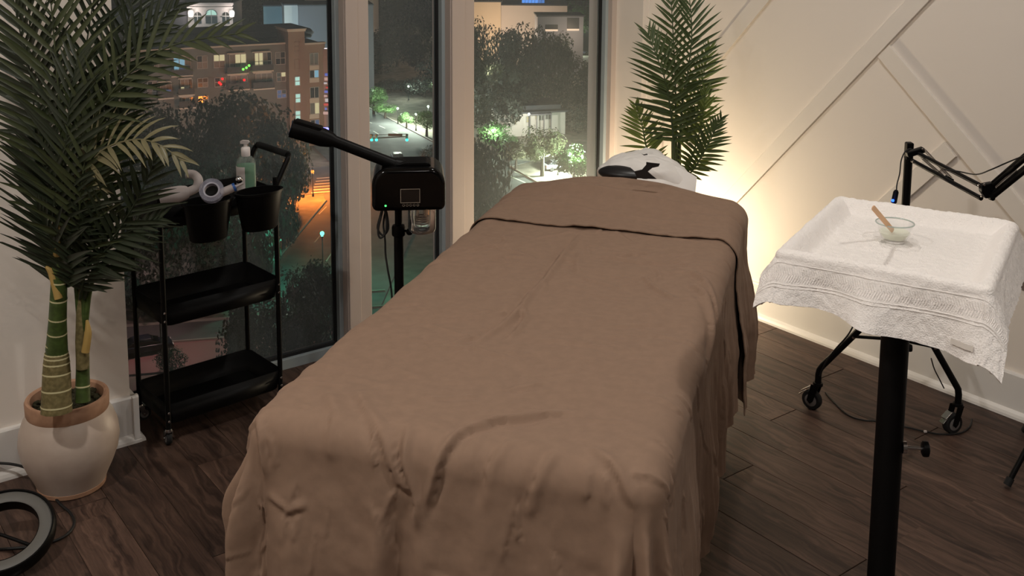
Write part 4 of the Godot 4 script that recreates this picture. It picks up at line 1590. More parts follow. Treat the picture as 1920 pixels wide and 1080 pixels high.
# ---------------------------------------------------------------- lamp stand, cradle, ring lamp, cords
func build_stands():
	var black = M["black_metal"]
	var foot := Vector3(1.137, 0, -2.915)
	var o := thing("lamp_stand", "black rolling stand with a sprung folding lamp arm, behind the instrument table", "lamp stand", foot)
	var pole := mb()
	pole.tube([foot + Vector3(0, 0.18, 0), foot + Vector3(0, 0.50, 0)], 0.014, 20)
	pole.tube([foot + Vector3(0, 0.48, 0), foot + Vector3(0, 0.845, 0)], 0.0118, 20)
	pole.put("pole", black, o)
	var hub := mb()
	hub.lathe([[0.0145, -0.03], [0.03, -0.03], [0.033, -0.02], [0.033, 0.02], [0.028, 0.03], [0.0145, 0.032]], 28, foot + Vector3(0, 0.415, 0))
	hub.put("leg_hub", M["black_plastic"], o)
	hub = mb()
	hub.lathe([[0.0145, -0.014], [0.024, -0.014], [0.026, 0.0], [0.024, 0.014], [0.0145, 0.016]], 28, foot + Vector3(0, 0.292, 0))
	for s in 5:
		hub.lathe([[0.0, -0.006], [0.011, -0.005], [0.012, 0.0], [0.010, 0.006], [0.0, 0.007]], 12, foot + Vector3(0.034 * cos(s * 0.5 - 1.0), 0.275, 0.034 * sin(s * 0.5 - 1.0) * 0.0 + 0.01), along(Vector3(1, 0, 0.2)))
	hub.put("brace_hub", M["black_plastic"], o)
	var w1 := Vector3(0.958, 0, -3.068)
	var w2 := Vector3(1.337, 0, -2.935)
	var w3 := on_y(1668, 868, 0.0)
	for k in 3:
		var w: Vector3 = [w1, w2, w3][k]
		var d := (w - foot)
		var r := d.length()
		d = d / r
		var side: Vector3 = d
		var topp := foot + side * 0.025 + Vector3(0, 0.415, 0)
		var bend := foot + side * (r - 0.012) + Vector3(0, 0.150, 0)
		var low := foot + side * r + Vector3(0, 0.092, 0)
		var lg := mb()
		var path := curve([topp, topp.lerp(bend, 0.5), bend], 5)
		path.append_array([foot + side * (r - 0.003) + Vector3(0, 0.135, 0), foot + side * r + Vector3(0, 0.118, 0), low])
		lg.tube(path, 0.0098, 16)
		lg.put("leg", black, o)
		var br := mb()
		br.tube([foot + side * 0.022 + Vector3(0, 0.292, 0), topp.lerp(bend, 0.55)], 0.0048, 10)
		br.put("brace", black, o)
		var pv := mb()
		pv.lathe([[0.0, 0.011], [0.004, 0.0105], [0.005, 0.009]], 10, topp.lerp(bend, 0.55), along(Vector3(0, 0, 1)))
		pv.put("rivet", M["chrome"], o)
		caster(o, low, 0.031, [2.4, 3.5, 1.0][k], M["black_plastic"], true)
	# bracket on top, two pairs of parallel bars, springs
	var top := foot + Vector3(0, 0.875, 0)
	var tp := at(1705, 290, 2.90)
	var el := at(1848, 356, 2.58)
	var br2 := mb()
	br2.box(foot + Vector3(0, 0.862, 0), Vector3(0.02, 0.05, 0.024), 0.003)
	br2.put("bracket", M["black_plastic"], o)
	br2 = mb()
	br2.box(at(1716, 285, 2.88), Vector3(0.05, 0.016, 0.02), 0.003, rot(Vector3(0, 0, 1), 18))
	br2.put("bracket", M["black_plastic"], o)
	var lo0 := at(1712, 302, 2.88)
	var hi0 := at(1722, 288, 2.875)
	var lo1 := at(1838, 371, 2.58)
	var hi1 := at(1833, 345, 2.59)
	for s in [-0.006, 0.006]:
		for e in [[hi0, hi1], [lo0, lo1]]:
			var arm := mb()
			arm.tube([e[0] + Vector3(0, 0, s), e[1] + Vector3(0, 0, s)], 0.0058, 10)
			arm.put("lower_bar", black, o)
	var clip := mb()
	clip.box(at(1779, 336, 2.73), Vector3(0.02, 0.012, 0.02), 0.002, rot(Vector3(0, 0, 1), -28))
	clip.put("spring_clip", black, o)
	var em := mb()
	soft_prism(em, PackedVector2Array([Vector2(-0.018, 0.014), Vector2(0.010, 0.020), Vector2(0.022, 0.004), Vector2(0.018, -0.016), Vector2(-0.004, -0.02), Vector2(-0.016, -0.004)]), 0.02, 0.003, at(1850, 356, 2.58))
	em.lathe([[0.0, -0.012], [0.006, -0.011], [0.007, 0.0], [0.006, 0.011], [0.0, 0.012]], 14, at(1858, 370, 2.57), rot(Vector3(1, 0, 0), 90))
	em.put("elbow", M["black_plastic"], o)
	for p in [[1841, 368, 2.565], [1835, 347, 2.575], [1845, 346, 2.565], [1712, 303, 2.865], [1707, 286, 2.88], [1730, 280, 2.865]]:
		var bolts := mb()
		bolts.lathe([[0.0, 0.004], [0.003, 0.0035], [0.0035, 0.0], [0.0, -0.006]], 10, at(p[0], p[1], p[2]), along(Vector3(0, 0, 1)))
		bolts.put("bolt", M["chrome"], o)
	for s in [-0.006, 0.006]:
		for e in [[at(1862, 346, 2.575), at(1985, 240, 2.36)], [at(1862, 366, 2.57), at(1990, 262, 2.36)]]:
			var up := mb()
			up.tube([e[0] + Vector3(0, 0, s), e[1] + Vector3(0, 0, s)], 0.006, 10)
			up.put("upper_bar", black, o)
	var spr := mat("spring_steel", rgb(96, 86, 78), 0.35, 0.9)
	for e in [[at(1733, 281, 2.865), at(1783, 334, 2.74)], [at(1729, 296, 2.865), at(1772, 334, 2.745)], [at(1868, 352, 2.55), at(1905, 318, 2.50)]]:
		var helix := []
		var ax: Vector3 = e[1] - e[0]
		var b := along(ax)
		for k in 221:
			var an := k * TAU / 8.0
			helix.append(e[0] + ax * (k / 220.0) + b * Vector3(cos(an), 0, sin(an)) * 0.0034)
		var sm := mb()
		sm.tube(helix, 0.0008, 4)
		sm.put("spring", spr, o)
	var hd := mb()      # the lamp head hangs beyond the frame
	hd.lathe([[0.0, 0.0], [0.055, 0.002], [0.06, 0.012], [0.05, 0.03], [0.02, 0.05], [0.0, 0.052]], 30, at(2034, 300, 2.33))
	hd.tube([at(1984, 248, 2.362), at(2012, 256, 2.345), at(2034, 262, 2.33)], 0.009, 12)
	hd.put("lamp_head", M["black_plastic"], o)
	var cb := mb()
	cb.tube(curve([at(1700, 284, 2.88), at(1708, 279, 2.87), at(1698, 283, 2.865), at(1690, 300, 2.86), at(1687, 325, 2.86), at(1682, 345, 2.86), at(1681, 356, 2.86)], 6), 0.0018, 7)
	cb.put("lamp_cable", M["cord_black"], o)
	cb = mb()
	cb.tube(curve([at(1770, 318, 2.72), at(1795, 321, 2.68), at(1830, 327, 2.60), at(1858, 318, 2.53), at(1890, 304, 2.48), at(1925, 290, 2.42)], 6), 0.0018, 7)
	cb.put("lamp_cable", M["cord_black"], o)
	var sw := mb()
	sw.tube([at(1681, 356, 2.86), at(1680, 360, 2.86), at(1676, 379, 2.86), at(1675, 382, 2.86)], [0.004, 0.0075, 0.008, 0.005], 14)
	var swm := sw.put("inline_switch", M["black_plastic"], o)
	var ld := mb()
	ld.lathe([[0.0, 0.0042], [0.003, 0.003], [0.0042, 0.0], [0.003, -0.003], [0.0, -0.0042]], 12, at(1674, 376, 2.850))
	ld.put("led", glow("led_blue", Color(0.12, 0.30, 1.0), 6.0), swm)
	lamp("switch_led", at(1674, 376, 2.835), Color(0.2, 0.35, 1.0), 0.0006, 0.004, 1.0)
	# the stand's own cable, down its leg and over the floor
	var fm := mb()
	fm.tube(curve([at(1612, 585, 2.78), at(1592, 625, 2.80), at(1566, 655, 2.84), at(1548, 680, 2.87), at(1537, 705, 2.89)], 6), 0.0022, 7)
	fm.put("leg_cable", M["cord_black"], o)
	fm = mb()
	fm.tube(curve([on_y(1548, 736, 0.003), on_y(1562, 752, 0.003), on_y(1590, 778, 0.003), on_y(1620, 788, 0.003), on_y(1650, 790, 0.003), on_y(1700, 801, 0.003), on_y(1735, 809, 0.003), on_y(1765, 814, 0.003), on_y(1800, 812, 0.003), on_y(1818, 800, 0.003), on_y(1822, 786, 0.003)], 6), 0.0026, 7)
	var fcn := fm.put("floor_cable", M["cord_black"], o)
	fm = mb()
	fm.tube(curve([at(1746, 672, 2.86), at(1752, 692, 2.90), at(1762, 712, 2.94), at(1770, 728, 2.96)], 6), 0.0018, 7)
	fm.put("brace_cable", M["cord_black"], o)
	var tie := mb()
	tie.box(on_y(1735, 809, 0.0045), Vector3(0.009, 0.006, 0.006), 0.001)
	tie.put("cable_tie", M["white_plastic"], fcn)

	# a tripod whose feet just enter the frame on the right
	var f1 := on_y(1888, 915, 0.0)
	var f2 := on_y(1921, 812, 0.0)
	var ctr := (f1 + f2) / 2 + Vector3((f2 - f1).z, 0, -(f2 - f1).x).normalized() * -0.13
	var cc := ctr if ctr.x > f1.x else (f1 + f2) / 2 + Vector3((f2 - f1).z, 0, -(f2 - f1).x).normalized() * 0.13
	var tpd := thing("tripod", "black tripod stand whose rubber feet show at the right edge of the floor", "tripod", cc)
	var tpp := mb()
	tpp.tube([cc + Vector3(0, 0.12, 0), cc + Vector3(0, 0.62, 0)], 0.009, 14)
	tpp.put("pole", black, tpd)
	var f3 := cc + (cc - (f1 + f2) / 2) * 1.5
	for f in [f1, f2, f3]:
		var lg := mb()
		lg.tube([f + Vector3(0, 0.009, 0), cc + Vector3(0, 0.35, 0)], 0.0075, 12)
		var lm := lg.put("leg", black, tpd)
		var rf := mb()
		var dd: Vector3 = (cc + Vector3(0, 0.35, 0) - f).normalized()
		rf.tube([f + Vector3(0, 0.010, 0) - dd * 0.002, f + Vector3(0, 0.010, 0) + dd * 0.02], 0.0105, 12)
		rf.put("rubber_foot", M["black_rubber"], lm)

	# face cradle at the head of the table, in its fitted white cover
	var cover := mat("cradle_cover", rgb(228, 224, 220), 0.9)
	cover.normal_enabled = true
	cover.normal_texture = noise_tex(0.02, 4, 256, 4.0, 51)
	cover.normal_scale = 0.3
	tri_mat(cover, 5.0)
	var fcen := bed(0.395, 0.700, 1.845)
	var fcr := thing("face_cradle", "padded face cradle in a white cloth cover at the head of the table", "face cradle", fcen)
	var bb := Basis(BED_X, Vector3.UP, -BED_Y)
	for s in [-0.09, 0.09]:
		var arm2 := mb()
		arm2.tube([bed(0.37 + s, 0.585, 1.655), bed(0.37 + s, 0.60, 1.72), bed(0.385 + s, 0.655, 1.82)], 0.010, 12)
		arm2.put("frame_arm", M["black_metal"], fcr)
	var rows := []
	for j in 33:
		var row := PackedVector3Array()
		var la := lerpf(-PI / 2 + 0.02, PI / 2 - 0.02, j / 32.0)
		for i in 61:
			var lo := TAU * i / 60.0
			var cx := cos(lo) * pow(maxf(cos(la), 0.0), 0.7)
			var cz := sin(lo) * pow(maxf(cos(la), 0.0), 0.7)
			var bulge := 1.0 + 0.05 * sin(lo * 3.0 + 0.6) + 0.04 * sin(lo * 5.0 + la * 3.0)
			var p := Vector3(cx * 0.150 * bulge, sin(la) * (0.048 if la > 0.0 else 0.085) + 0.018 * exp(-pow(cx / 0.3, 2.0)) * cos(la) - 0.022 * cx * cx * smooth(-0.2, 1.0, cx) - 0.010 * cx * cx, cz * 0.125 * bulge)
			p.y += wave.get_noise_3d(p.x * 700, p.y * 700, p.z * 700) * 0.008
			row.append(fcen + bb * p)
		rows.append(row)
	var fm2 := mb()
	fm2.sheet(rows, 0.0, true)
	fm2.put("cover", cover, fcr)
	# loose white cloth of the cover, trailing over the near right edge
	var tail := mb()
	var trs := []
	for j in 12:
		var row := PackedVector3Array()
		for i in 20:
			var s := i / 19.0
			var t := j / 11.0
			row.append(fcen + bb * Vector3(lerpf(0.0, 0.175, s), 0.042 - 0.10 * t * (0.5 + 0.5 * s) - 0.05 * s * s + 0.006 * sin(s * 14.0 + t * 3.0) * t, 0.03 + 0.125 * t - 0.04 * s * t))
		trs.append(row)
	tail.sheet(trs, 0.003)
	tail.put("cover_flap", cover, fcr)
	var padm := mb()
	var prw := []
	for j in 17:
		var row := PackedVector3Array()
		var la := lerpf(-PI / 2 + 0.02, PI / 2 - 0.02, j / 16.0)
		for i in 41:
			var lo := TAU * i / 40.0
			row.append(fcen + bb * (Vector3(-0.045, 0.004, 0.092) + Vector3(cos(lo) * cos(la) * 0.090, sin(la) * 0.026, sin(lo) * cos(la) * 0.05)))
		prw.append(row)
	padm.sheet(prw, 0.0, true)
	padm.put("black_pad", mat("cradle_vinyl", rgb(22, 20, 22), 0.4), fcr)
	var sp := mb()
	var so := PackedVector2Array()
	for q in [[1190, 322], [1204, 318], [1211, 309], [1211, 304], [1219, 305], [1235, 306], [1233, 311], [1222, 314], [1214, 321], [1222, 328], [1230, 334], [1196, 334]]:
		so.append(Vector2((q[0] - 1205) * 0.00167, (320 - q[1]) * 0.00167))
	sp.prism(so, 0.004, at(1205, 320, 3.095), Basis(Vector3.UP, deg_to_rad(-8)))
	sp.put("strap", M["cradle_vinyl"], fcr)

	# ring lamp lying on the floor at the lower left
	var rc := Vector3(-1.19, 0.068, -2.27)
	var ro := thing("ring_lamp", "black ring lamp with a pale diffuser lying on the floor beside the cream pot", "ring lamp", Vector3(rc.x, 0, rc.z))
	var rb := along(Vector3(0.12, 1.0, 0.42))
	var shell := mb(Transform3D(rb, rc))
	shell.lathe([[0.078, 0.014], [0.078, -0.010], [0.082, -0.020], [0.106, -0.020], [0.114, -0.012], [0.116, 0.0], [0.115, 0.012], [0.111, 0.018], [0.1075, 0.018], [0.1070, 0.012]], 64)
	shell.put("shell", M["black_plastic"], ro)
	var dif := mb(Transform3D(rb, rc))
	dif.lathe([[0.079, 0.013], [0.083, 0.016], [0.102, 0.016], [0.107, 0.013]], 64)
	dif.put("diffuser", mat("diffuser", rgb(92, 90, 86), 0.55), ro)
	var bar := mb(Transform3D(rb, rc))
	bar.tube([Vector3(-0.078, 0.0, -0.01), Vector3(0.0, -0.004, 0.0), Vector3(0.078, 0.0, 0.02)], 0.004, 10)
	bar.put("cross_bar", M["black_metal"], ro)
	var cl := mb()
	cl.box(rc + rb * Vector3(0.085, -0.038, 0.10), Vector3(0.03, 0.035, 0.012), 0.002, rb)
	cl.put("clip", M["white_plastic"], ro)
	var cor := mb()
	cor.tube(curve([on_y(-30, 868, 0.06), on_y(20, 870, 0.055), on_y(55, 880, 0.05), on_y(80, 899, 0.03), on_y(98, 925, 0.012), on_y(112, 944, 0.004), on_y(132, 962, 0.004), on_y(139, 980, 0.004), on_y(128, 1000, 0.004), on_y(100, 1015, 0.004), on_y(50, 1026, 0.004), on_y(-40, 1032, 0.004)], 8), 0.0036, 9)
	cor.put("power_cord", M["cord_black"], ro)

const CITY := 0.8

# ---------------------------------------------------------------- the city below the window
func on_plane(px: float, py: float, p0: Vector3, n: Vector3) -> Vector3:
	var r := ray(px, py)
	return EYE + r * ((p0 - EYE).dot(n) / r.dot(n))

func flat_area(called: String, pts: Array, y: float, m: Material) -> MeshInstance3D:
	var poly := PackedVector2Array()
	for p in pts: poly.append(Vector2(p.x, -p.y))
	var b := mb()
	b.prism(poly, 0.12, Vector3(0, GROUND + y - 0.06, 0), rot(Vector3(1, 0, 0), -90))
	return struct(called, b, m)

# a facade: origin p0, u to the right along the wall, n towards the street
class Facade:
	var host
	var p0: Vector3
	var u: Vector3
	var n: Vector3
	var top: Node3D
	func _init(h, o: Node3D, p: Vector3, towards: Vector3):
		host = h
		top = o
		p0 = p
		u = towards.normalized()
		n = Vector3(-u.z, 0, u.x)
		if n.dot(-p) < 0.0: n = -n
	func basis() -> Basis:
		return Basis(u, Vector3.UP, u.cross(Vector3.UP))
	# pixel -> (along, height) on the wall pushed out by `off`
	func uv(px: float, py: float, off := 0.0) -> Vector2:
		var q: Vector3 = host.on_plane(px, py, p0 + n * off, n)
		return Vector2((q - p0).dot(u), q.y)
	func pos(a: float, y: float, off := 0.0) -> Vector3:
		return Vector3(p0.x, 0, p0.z) + u * a + n * off + Vector3(0, y, 0)
	func block(m, a0: float, a1: float, y0: float, y1: float, o0: float, o1: float, cham := 0.0):
		var sg: float = u.cross(Vector3.UP).dot(n)
		m.box(pos((a0 + a1) / 2, (y0 + y1) / 2, (o0 + o1) / 2), Vector3(absf(a1 - a0), absf(y1 - y0), absf(o1 - o0)), cham, basis())
	# a framed window with muntins; cols and rows of panes, each lit or dark
	func window(a0: float, a1: float, y0: float, y1: float, cols: int, rows: int, frame_mat, pane_mat, off := 0.0, depth := 0.10, bar := 0.09):
		var m = host.mb()
		block(m, a0, a1, y1 - bar, y1, off - 0.05, off + depth)
		block(m, a0, a1, y0, y0 + bar, off - 0.05, off + depth)
		for c in cols + 1:
			var x := lerpf(a0 + bar / 2, a1 - bar / 2, float(c) / cols)
			block(m, x - bar / 2, x + bar / 2, y0, y1, off - 0.05, off + depth)
		for r in range(1, rows):
			var y := lerpf(y0, y1, float(r) / rows)
			block(m, a0, a1, y - bar / 2, y + bar / 2, off - 0.05, off + depth)
		var w = m.put("window", frame_mat, top)
		for c in cols:
			for r in rows:
				var g = host.mb()
				block(g, lerpf(a0, a1, float(c) / cols) + bar / 2, lerpf(a0, a1, (c + 1.0) / cols) - bar / 2, lerpf(y0, y1, float(r) / rows) + bar / 2, lerpf(y0, y1, (r + 1.0) / rows) - bar / 2, off + 0.0, off + 0.03)
				var pm = pane_mat
				if pane_mat is Array: pm = pane_mat[(r * cols + c) % pane_mat.size()]
				g.put("pane", pm, w)
	func window_px(x0: float, x1: float, ya: float, yb: float, cols: int, rows: int, fm, pm, off := 0.0, bar := 0.09):
		var a := uv(x0, (ya + yb) / 2, off)
		var b := uv(x1, (ya + yb) / 2, off)
		var t := uv((x0 + x1) / 2, ya, off)
		var l := uv((x0 + x1) / 2, yb, off)
		window(a.x, b.x, l.y, t.y, cols, rows, fm, pm, off, 0.1, bar)

var crowns := []
func crown_mesh(seed_: int, leaves: int, lumps: int, tall: float) -> ArrayMesh:
	var rng := RandomNumberGenerator.new()
	rng.seed = seed_
	var centres := []
	for k in lumps:
		var d := Vector3(rng.randfn(), rng.randfn(), rng.randfn()).normalized()
		centres.append([Vector3(d.x * 0.55, 0.55 * tall + d.y * 0.42 * tall, d.z * 0.55), rng.randf_range(0.26, 0.46)])
	centres.append([Vector3(0, 0.5 * tall, 0), 0.6])
	var m := mb()
	for k in leaves:
		var c = centres[rng.randi() % centres.size()]
		var d := Vector3(rng.randfn(), rng.randfn(), rng.randfn()).normalized()
		var p: Vector3 = c[0] + Vector3(d.x, d.y * 0.85, d.z) * c[1] * rng.randf_range(0.75, 1.08)
		var nn := (d + Vector3(rng.randf_range(-0.8, 0.8), rng.randf_range(-0.3, 0.9), rng.randf_range(-0.8, 0.8))).normalized()
		var a := nn.cross(Vector3(rng.randfn(), rng.randfn(), rng.randfn())).normalized()
		var b := nn.cross(a)
		var sn := (d * 2.0 + nn).normalized()
		var s := rng.randf_range(0.028, 0.062)
		var i := m.vert(p + a * s, sn)
		m.vert(p + b * s * 0.6, sn)
		m.vert(p - a * s, sn)
		m.vert(p - b * s * 0.6, sn)
		m.quad(i, i + 1, i + 2, i + 3)
	var top := 0.0
	var wide := 0.0
	for p in m.v:
		top = maxf(top, p.y)
		wide = maxf(wide, Vector2(p.x, p.z).length())
	for k in m.v.size():
		m.v[k] = Vector3(m.v[k].x / wide, m.v[k].y / top, m.v[k].z / wide)
	return m.mesh()

func tree(x: float, z: float, height: float, radius: float, label: String, kind := 0, trunk := 0.3, called := "tree", group := "street trees below the window") -> Node3D:
	var o := thing(called, label, "tree", Vector3(x, GROUND, z), 0.0, group)
	var t := mb()
	t.tube([Vector3(x, GROUND, z), Vector3(x, GROUND + height * trunk * 0.7, z), Vector3(x + radius * 0.05, GROUND + height * (trunk + 0.25), z)], [radius * 0.07 + 0.06, radius * 0.055 + 0.05, 0.04], 8)
	t.put("trunk", M["tree_bark"], o)
	var c := MeshInstance3D.new()
	c.name = numbered(o, "crown")
	c.mesh = crowns[absi(int(x * 7.0 + z * 3.0)) % crowns.size()]
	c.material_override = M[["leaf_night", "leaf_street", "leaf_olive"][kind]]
	var ch := height * (1.0 - trunk)
	c.position = Vector3(0, height * trunk, 0)
	c.scale = Vector3(radius, ch, radius)
	c.rotation.y = x * 1.7 + z
	c.set_meta("kind", "stuff")
	o.add_child(c, true)
	return o

func street_lamp(x: float, z: float, h: float, col: Color, energy: float, label: String, globe := 0.225) -> Node3D:
	var o := thing("street_lamp", label, "street lamp", Vector3(x, GROUND, z), 0.0, "street lamps below the window")
	var p := mb()
	p.lathe([[0.0, 0.0], [0.16, 0.0], [0.14, 0.3], [0.07, 0.45], [0.055, h - 0.3], [0.12, h - 0.25], [0.14, h - 0.15], [0.0, h - 0.15]], 10, Vector3(x, GROUND, z))
	p.put("post", M["dark_metal_out"], o)
	var g := mb()
	var prof := []
	for k in 9: prof.append([maxf(globe * cos(-PI / 2 + PI * k / 8), 0.0), h + globe * 0.6 + globe * sin(-PI / 2 + PI * k / 8)])
	g.lathe(prof, 14, Vector3(x, GROUND, z))
	g.put("globe", glow("globe_%d" % names.size(), col, minf(6.0, 3.0)), o)
	lamp("street_light", Vector3(x, GROUND + h + globe * 0.6, z), col, energy * CITY, 0.2, 120.0)
	return o

func car(pos: Vector3, yaw: float, body_mat: Material, label: String, lights: bool) -> Node3D:
	var o := thing("car", label, "car", pos, yaw, "")
	var t := Transform3D(Basis(Vector3.UP, yaw), pos)
	var b := mb(t)
	soft_prism(b, PackedVector2Array([Vector2(-2.2, 0.35), Vector2(2.2, 0.35), Vector2(2.25, 0.6), Vector2(2.1, 0.85), Vector2(1.2, 0.95), Vector2(-1.6, 1.0), Vector2(-2.2, 0.95), Vector2(-2.28, 0.7)]), 1.8, 0.12, Vector3.ZERO)
	b.put("body", body_mat, o)
	var c := mb(t)
	soft_prism(c, PackedVector2Array([Vector2(-1.9, 0.96), Vector2(1.15, 0.93), Vector2(0.35, 1.42), Vector2(-0.3, 1.5), Vector2(-1.2, 1.46)]), 1.55, 0.16, Vector3.ZERO)
	c.put("cabin", M["car_glass"], o)
	var r := mb(t)
	r.box(Vector3(-0.4, 1.47, 0), Vector3(1.5, 0.06, 1.3), 0.03)
	r.put("roof", body_mat, o)
	for x in [-1.35, 1.35]:
		for z in [-0.85, 0.85]:
			var w := mb(t)
			w.lathe([[0.0, -0.1], [0.3, -0.1], [0.33, -0.06], [0.33, 0.06], [0.3, 0.1], [0.0, 0.1]], 16, Vector3(x, 0.33, z), rot(Vector3(1, 0, 0), 90))
			w.put("wheel", M["black_rubber"], o)
	for z in [-0.68, 0.68]:
		var l := mb(t)
		l.box(Vector3(-2.24, 0.78, z), Vector3(0.08, 0.2, 0.34), 0.03)
		l.put("tail_lamp", M["tail_lamp_glow"] if lights else M["tail_red"], o)
		var h := mb(t)
		h.box(Vector3(2.16, 0.7, z), Vector3(0.1, 0.16, 0.36), 0.03)
		h.put("head_lamp", M["white_plastic"], o)
	return o

func build_city():
	mat("tree_bark", rgb(60, 52, 45), 0.9)
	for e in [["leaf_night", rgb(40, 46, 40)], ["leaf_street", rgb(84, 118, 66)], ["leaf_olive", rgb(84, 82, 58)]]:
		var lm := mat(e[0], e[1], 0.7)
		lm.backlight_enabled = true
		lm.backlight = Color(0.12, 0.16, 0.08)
	mat("dark_metal_out", rgb(40, 42, 42), 0.5)
	var asphalt := mat("asphalt", rgb(112, 112, 112), 0.85)
	asphalt.albedo_texture = noise_tex(0.01, 5, 512, 0.0, 61, Color(0.75, 0.75, 0.75), Color(1, 1, 1))
	tri_mat(asphalt, 0.05, true)
	var paving := mat("paving", rgb(150, 142, 130), 0.9)
	paving.albedo_texture = noise_tex(0.02, 5, 512, 0.0, 62, Color(0.7, 0.7, 0.68), Color(1, 1, 1))
	tri_mat(paving, 0.04, true)
	mat("grass_dark", rgb(62, 66, 50), 0.95)
	mat("road_paint", rgb(215, 215, 205), 0.8)
	mat("car_dark", rgb(36, 40, 52), 0.25)
	mat("car_grey", rgb(120, 122, 126), 0.3)
	mat("car_glass", rgb(22, 24, 28), 0.1)
	mat("tail_red", rgb(120, 20, 18), 0.3)
	glow("tail_lamp_glow", Color(1.0, 0.12, 0.08), 3.5)
	for k in 4: crowns.append(crown_mesh(500 + k, 2600, 13, 1.0))

	# ground, streets
	var gr := mb()
	gr.box(Vector3(-20, GROUND - 0.6, -260), Vector3(520, 1.0, 520))
	struct("ground", gr, M["grass_dark"])
	flat_area("pavement_1", [Vector2(-90, -300), Vector2(40, -300), Vector2(40, -60), Vector2(-90, -60)], -0.06, paving)
	flat_area("road_1", [Vector2(-50, -254), Vector2(-13.4, -177.6), Vector2(-7.5, -168), Vector2(3, -164), Vector2(-0.2, -160.2), Vector2(3.0, -152), Vector2(9, -138), Vector2(-6, -134), Vector2(-12, -128), Vector2(-13, -98), Vector2(-27.2, -98), Vector2(-26.2, -126.4), Vector2(-25.5, -139), Vector2(-26.6, -143.4), Vector2(-60, -128), Vector2(-66, -141), Vector2(-28, -160), Vector2(-64, -247)], 0.03, asphalt)
	var lr0 := gnd(250, 625)
	var lr1 := gnd(420, 612)
	var ld := (lr1 - lr0).normalized()
	var ln := Vector3(-ld.z, 0, ld.x)
	if ln.z < 0: ln = -ln
	var strip := func(called: String, o0: float, o1: float, m: Material, y: float):
		var q := []
		for e in [[-40.0, o0], [24.0, o0], [24.0, o1], [-40.0, o1]]:
			var p: Vector3 = lr0 + ld * e[0] + ln * e[1]
			q.append(Vector2(p.x, p.z))
		flat_area(called, q, y, m)
	strip.call("road_2", -1.6, 3.2, asphalt, 0.05)
	strip.call("pavement_2", 3.2, 9.5, mat("brick_paving", rgb(150, 112, 108), 0.9), 0.10)
	var kb := mb()
	for o in [-1.75, 3.2, -6.2]:
		kb.box(lr0 + ld * -8.0 + ln * o + Vector3(0, GROUND - lr0.y + 0.1, 0), Vector3(64, 0.3, 0.22), 0.02, Basis(ld, Vector3.UP, ld.cross(Vector3.UP)))
	struct("kerb_1", kb, mat("kerb_stone", rgb(150, 146, 136), 0.9))
	var wl := mb()
	wl.box(lr0 + ld * -14.0 + ln * -7.4 + Vector3(0, GROUND - lr0.y + 0.55, 0), Vector3(26, 1.1, 0.4), 0.03, Basis(ld, Vector3.UP, ld.cross(Vector3.UP)))
	tag(wl.put("garden_wall", mat("grey_stone", rgb(120, 118, 112), 0.9), self), "low grey garden wall beyond the street, seen under the cart's middle tray", "wall")
	# kerbs of the main street
	var k2 := mb()
	for e in [[Vector2(-50, -254), Vector2(-13.4, -177.6)], [Vector2(-13.4, -177.6), Vector2(-7.5, -168)], [Vector2(-25.5, -139), Vector2(-27.2, -98)], [Vector2(-0.2, -160.2), Vector2(3.0, -152)], [Vector2(3.0, -152), Vector2(9, -138)]]:
		var d: Vector2 = e[1] - e[0]
		var mid: Vector2 = (e[0] + e[1]) / 2
		k2.box(Vector3(mid.x, GROUND + 0.08, mid.y), Vector3(d.length(), 0.24, 0.3), 0.03, Basis(Vector3.UP, -d.angle()))
	struct("kerb_2", k2, M["kerb_stone"])
	# lane dashes and crossing stripes, each a piece of the road
	var road: Node3D = get_node("road_1")
	for e in [[[685, 227], [697, 231]], [[711, 236], [722, 241]], [[736, 247], [747, 251]], [[685, 240], [694, 245]], [[700, 246], [710, 252]], [[687, 258], [698, 263]], [[598, 402], [612, 388]], [[625, 470], [612, 490]], [[590, 455], [602, 440]]]:
		var a := gnd(e[0][0], e[0][1])
		var b := gnd(e[1][0], e[1][1])
		var m := mb()
		m.box((a + b) / 2 + Vector3(0, 0.035, 0), Vector3(a.distance_to(b), 0.02, 0.16), 0.0, Basis(Vector3.UP, -atan2((b - a).z, (b - a).x)))
		m.put("lane_dash", M["road_paint"], road)
	for k in 6:
		var y := 332.0 + k * 5.4
		var a := gnd(594 - k * 2.0, y + 3)
		var b := gnd(640, y - 1)
		var m := mb()
		m.box((a + b) / 2 + Vector3(0, 0.035, 0), Vector3(a.distance_to(b), 0.02, 0.42), 0.0, Basis(Vector3.UP, -atan2((b - a).z, (b - a).x)))
		m.put("crossing_stripe", M["road_paint"], road)
	for e in [[[688, 297], [735, 297]], [[955, 330], [985, 343]], [[965, 322], [1000, 338]]]:
		var a := gnd(e[0][0], e[0][1])
		var b := gnd(e[1][0], e[1][1])
		var m := mb()
		m.box((a + b) / 2 + Vector3(0, 0.035, 0), Vector3(a.distance_to(b), 0.02, 0.3), 0.0, Basis(Vector3.UP, -atan2((b - a).z, (b - a).x)))
		m.put("stop_line", M["road_paint"], road)

	build_apartments()
	build_far_buildings()
	build_traffic()
	build_trees()

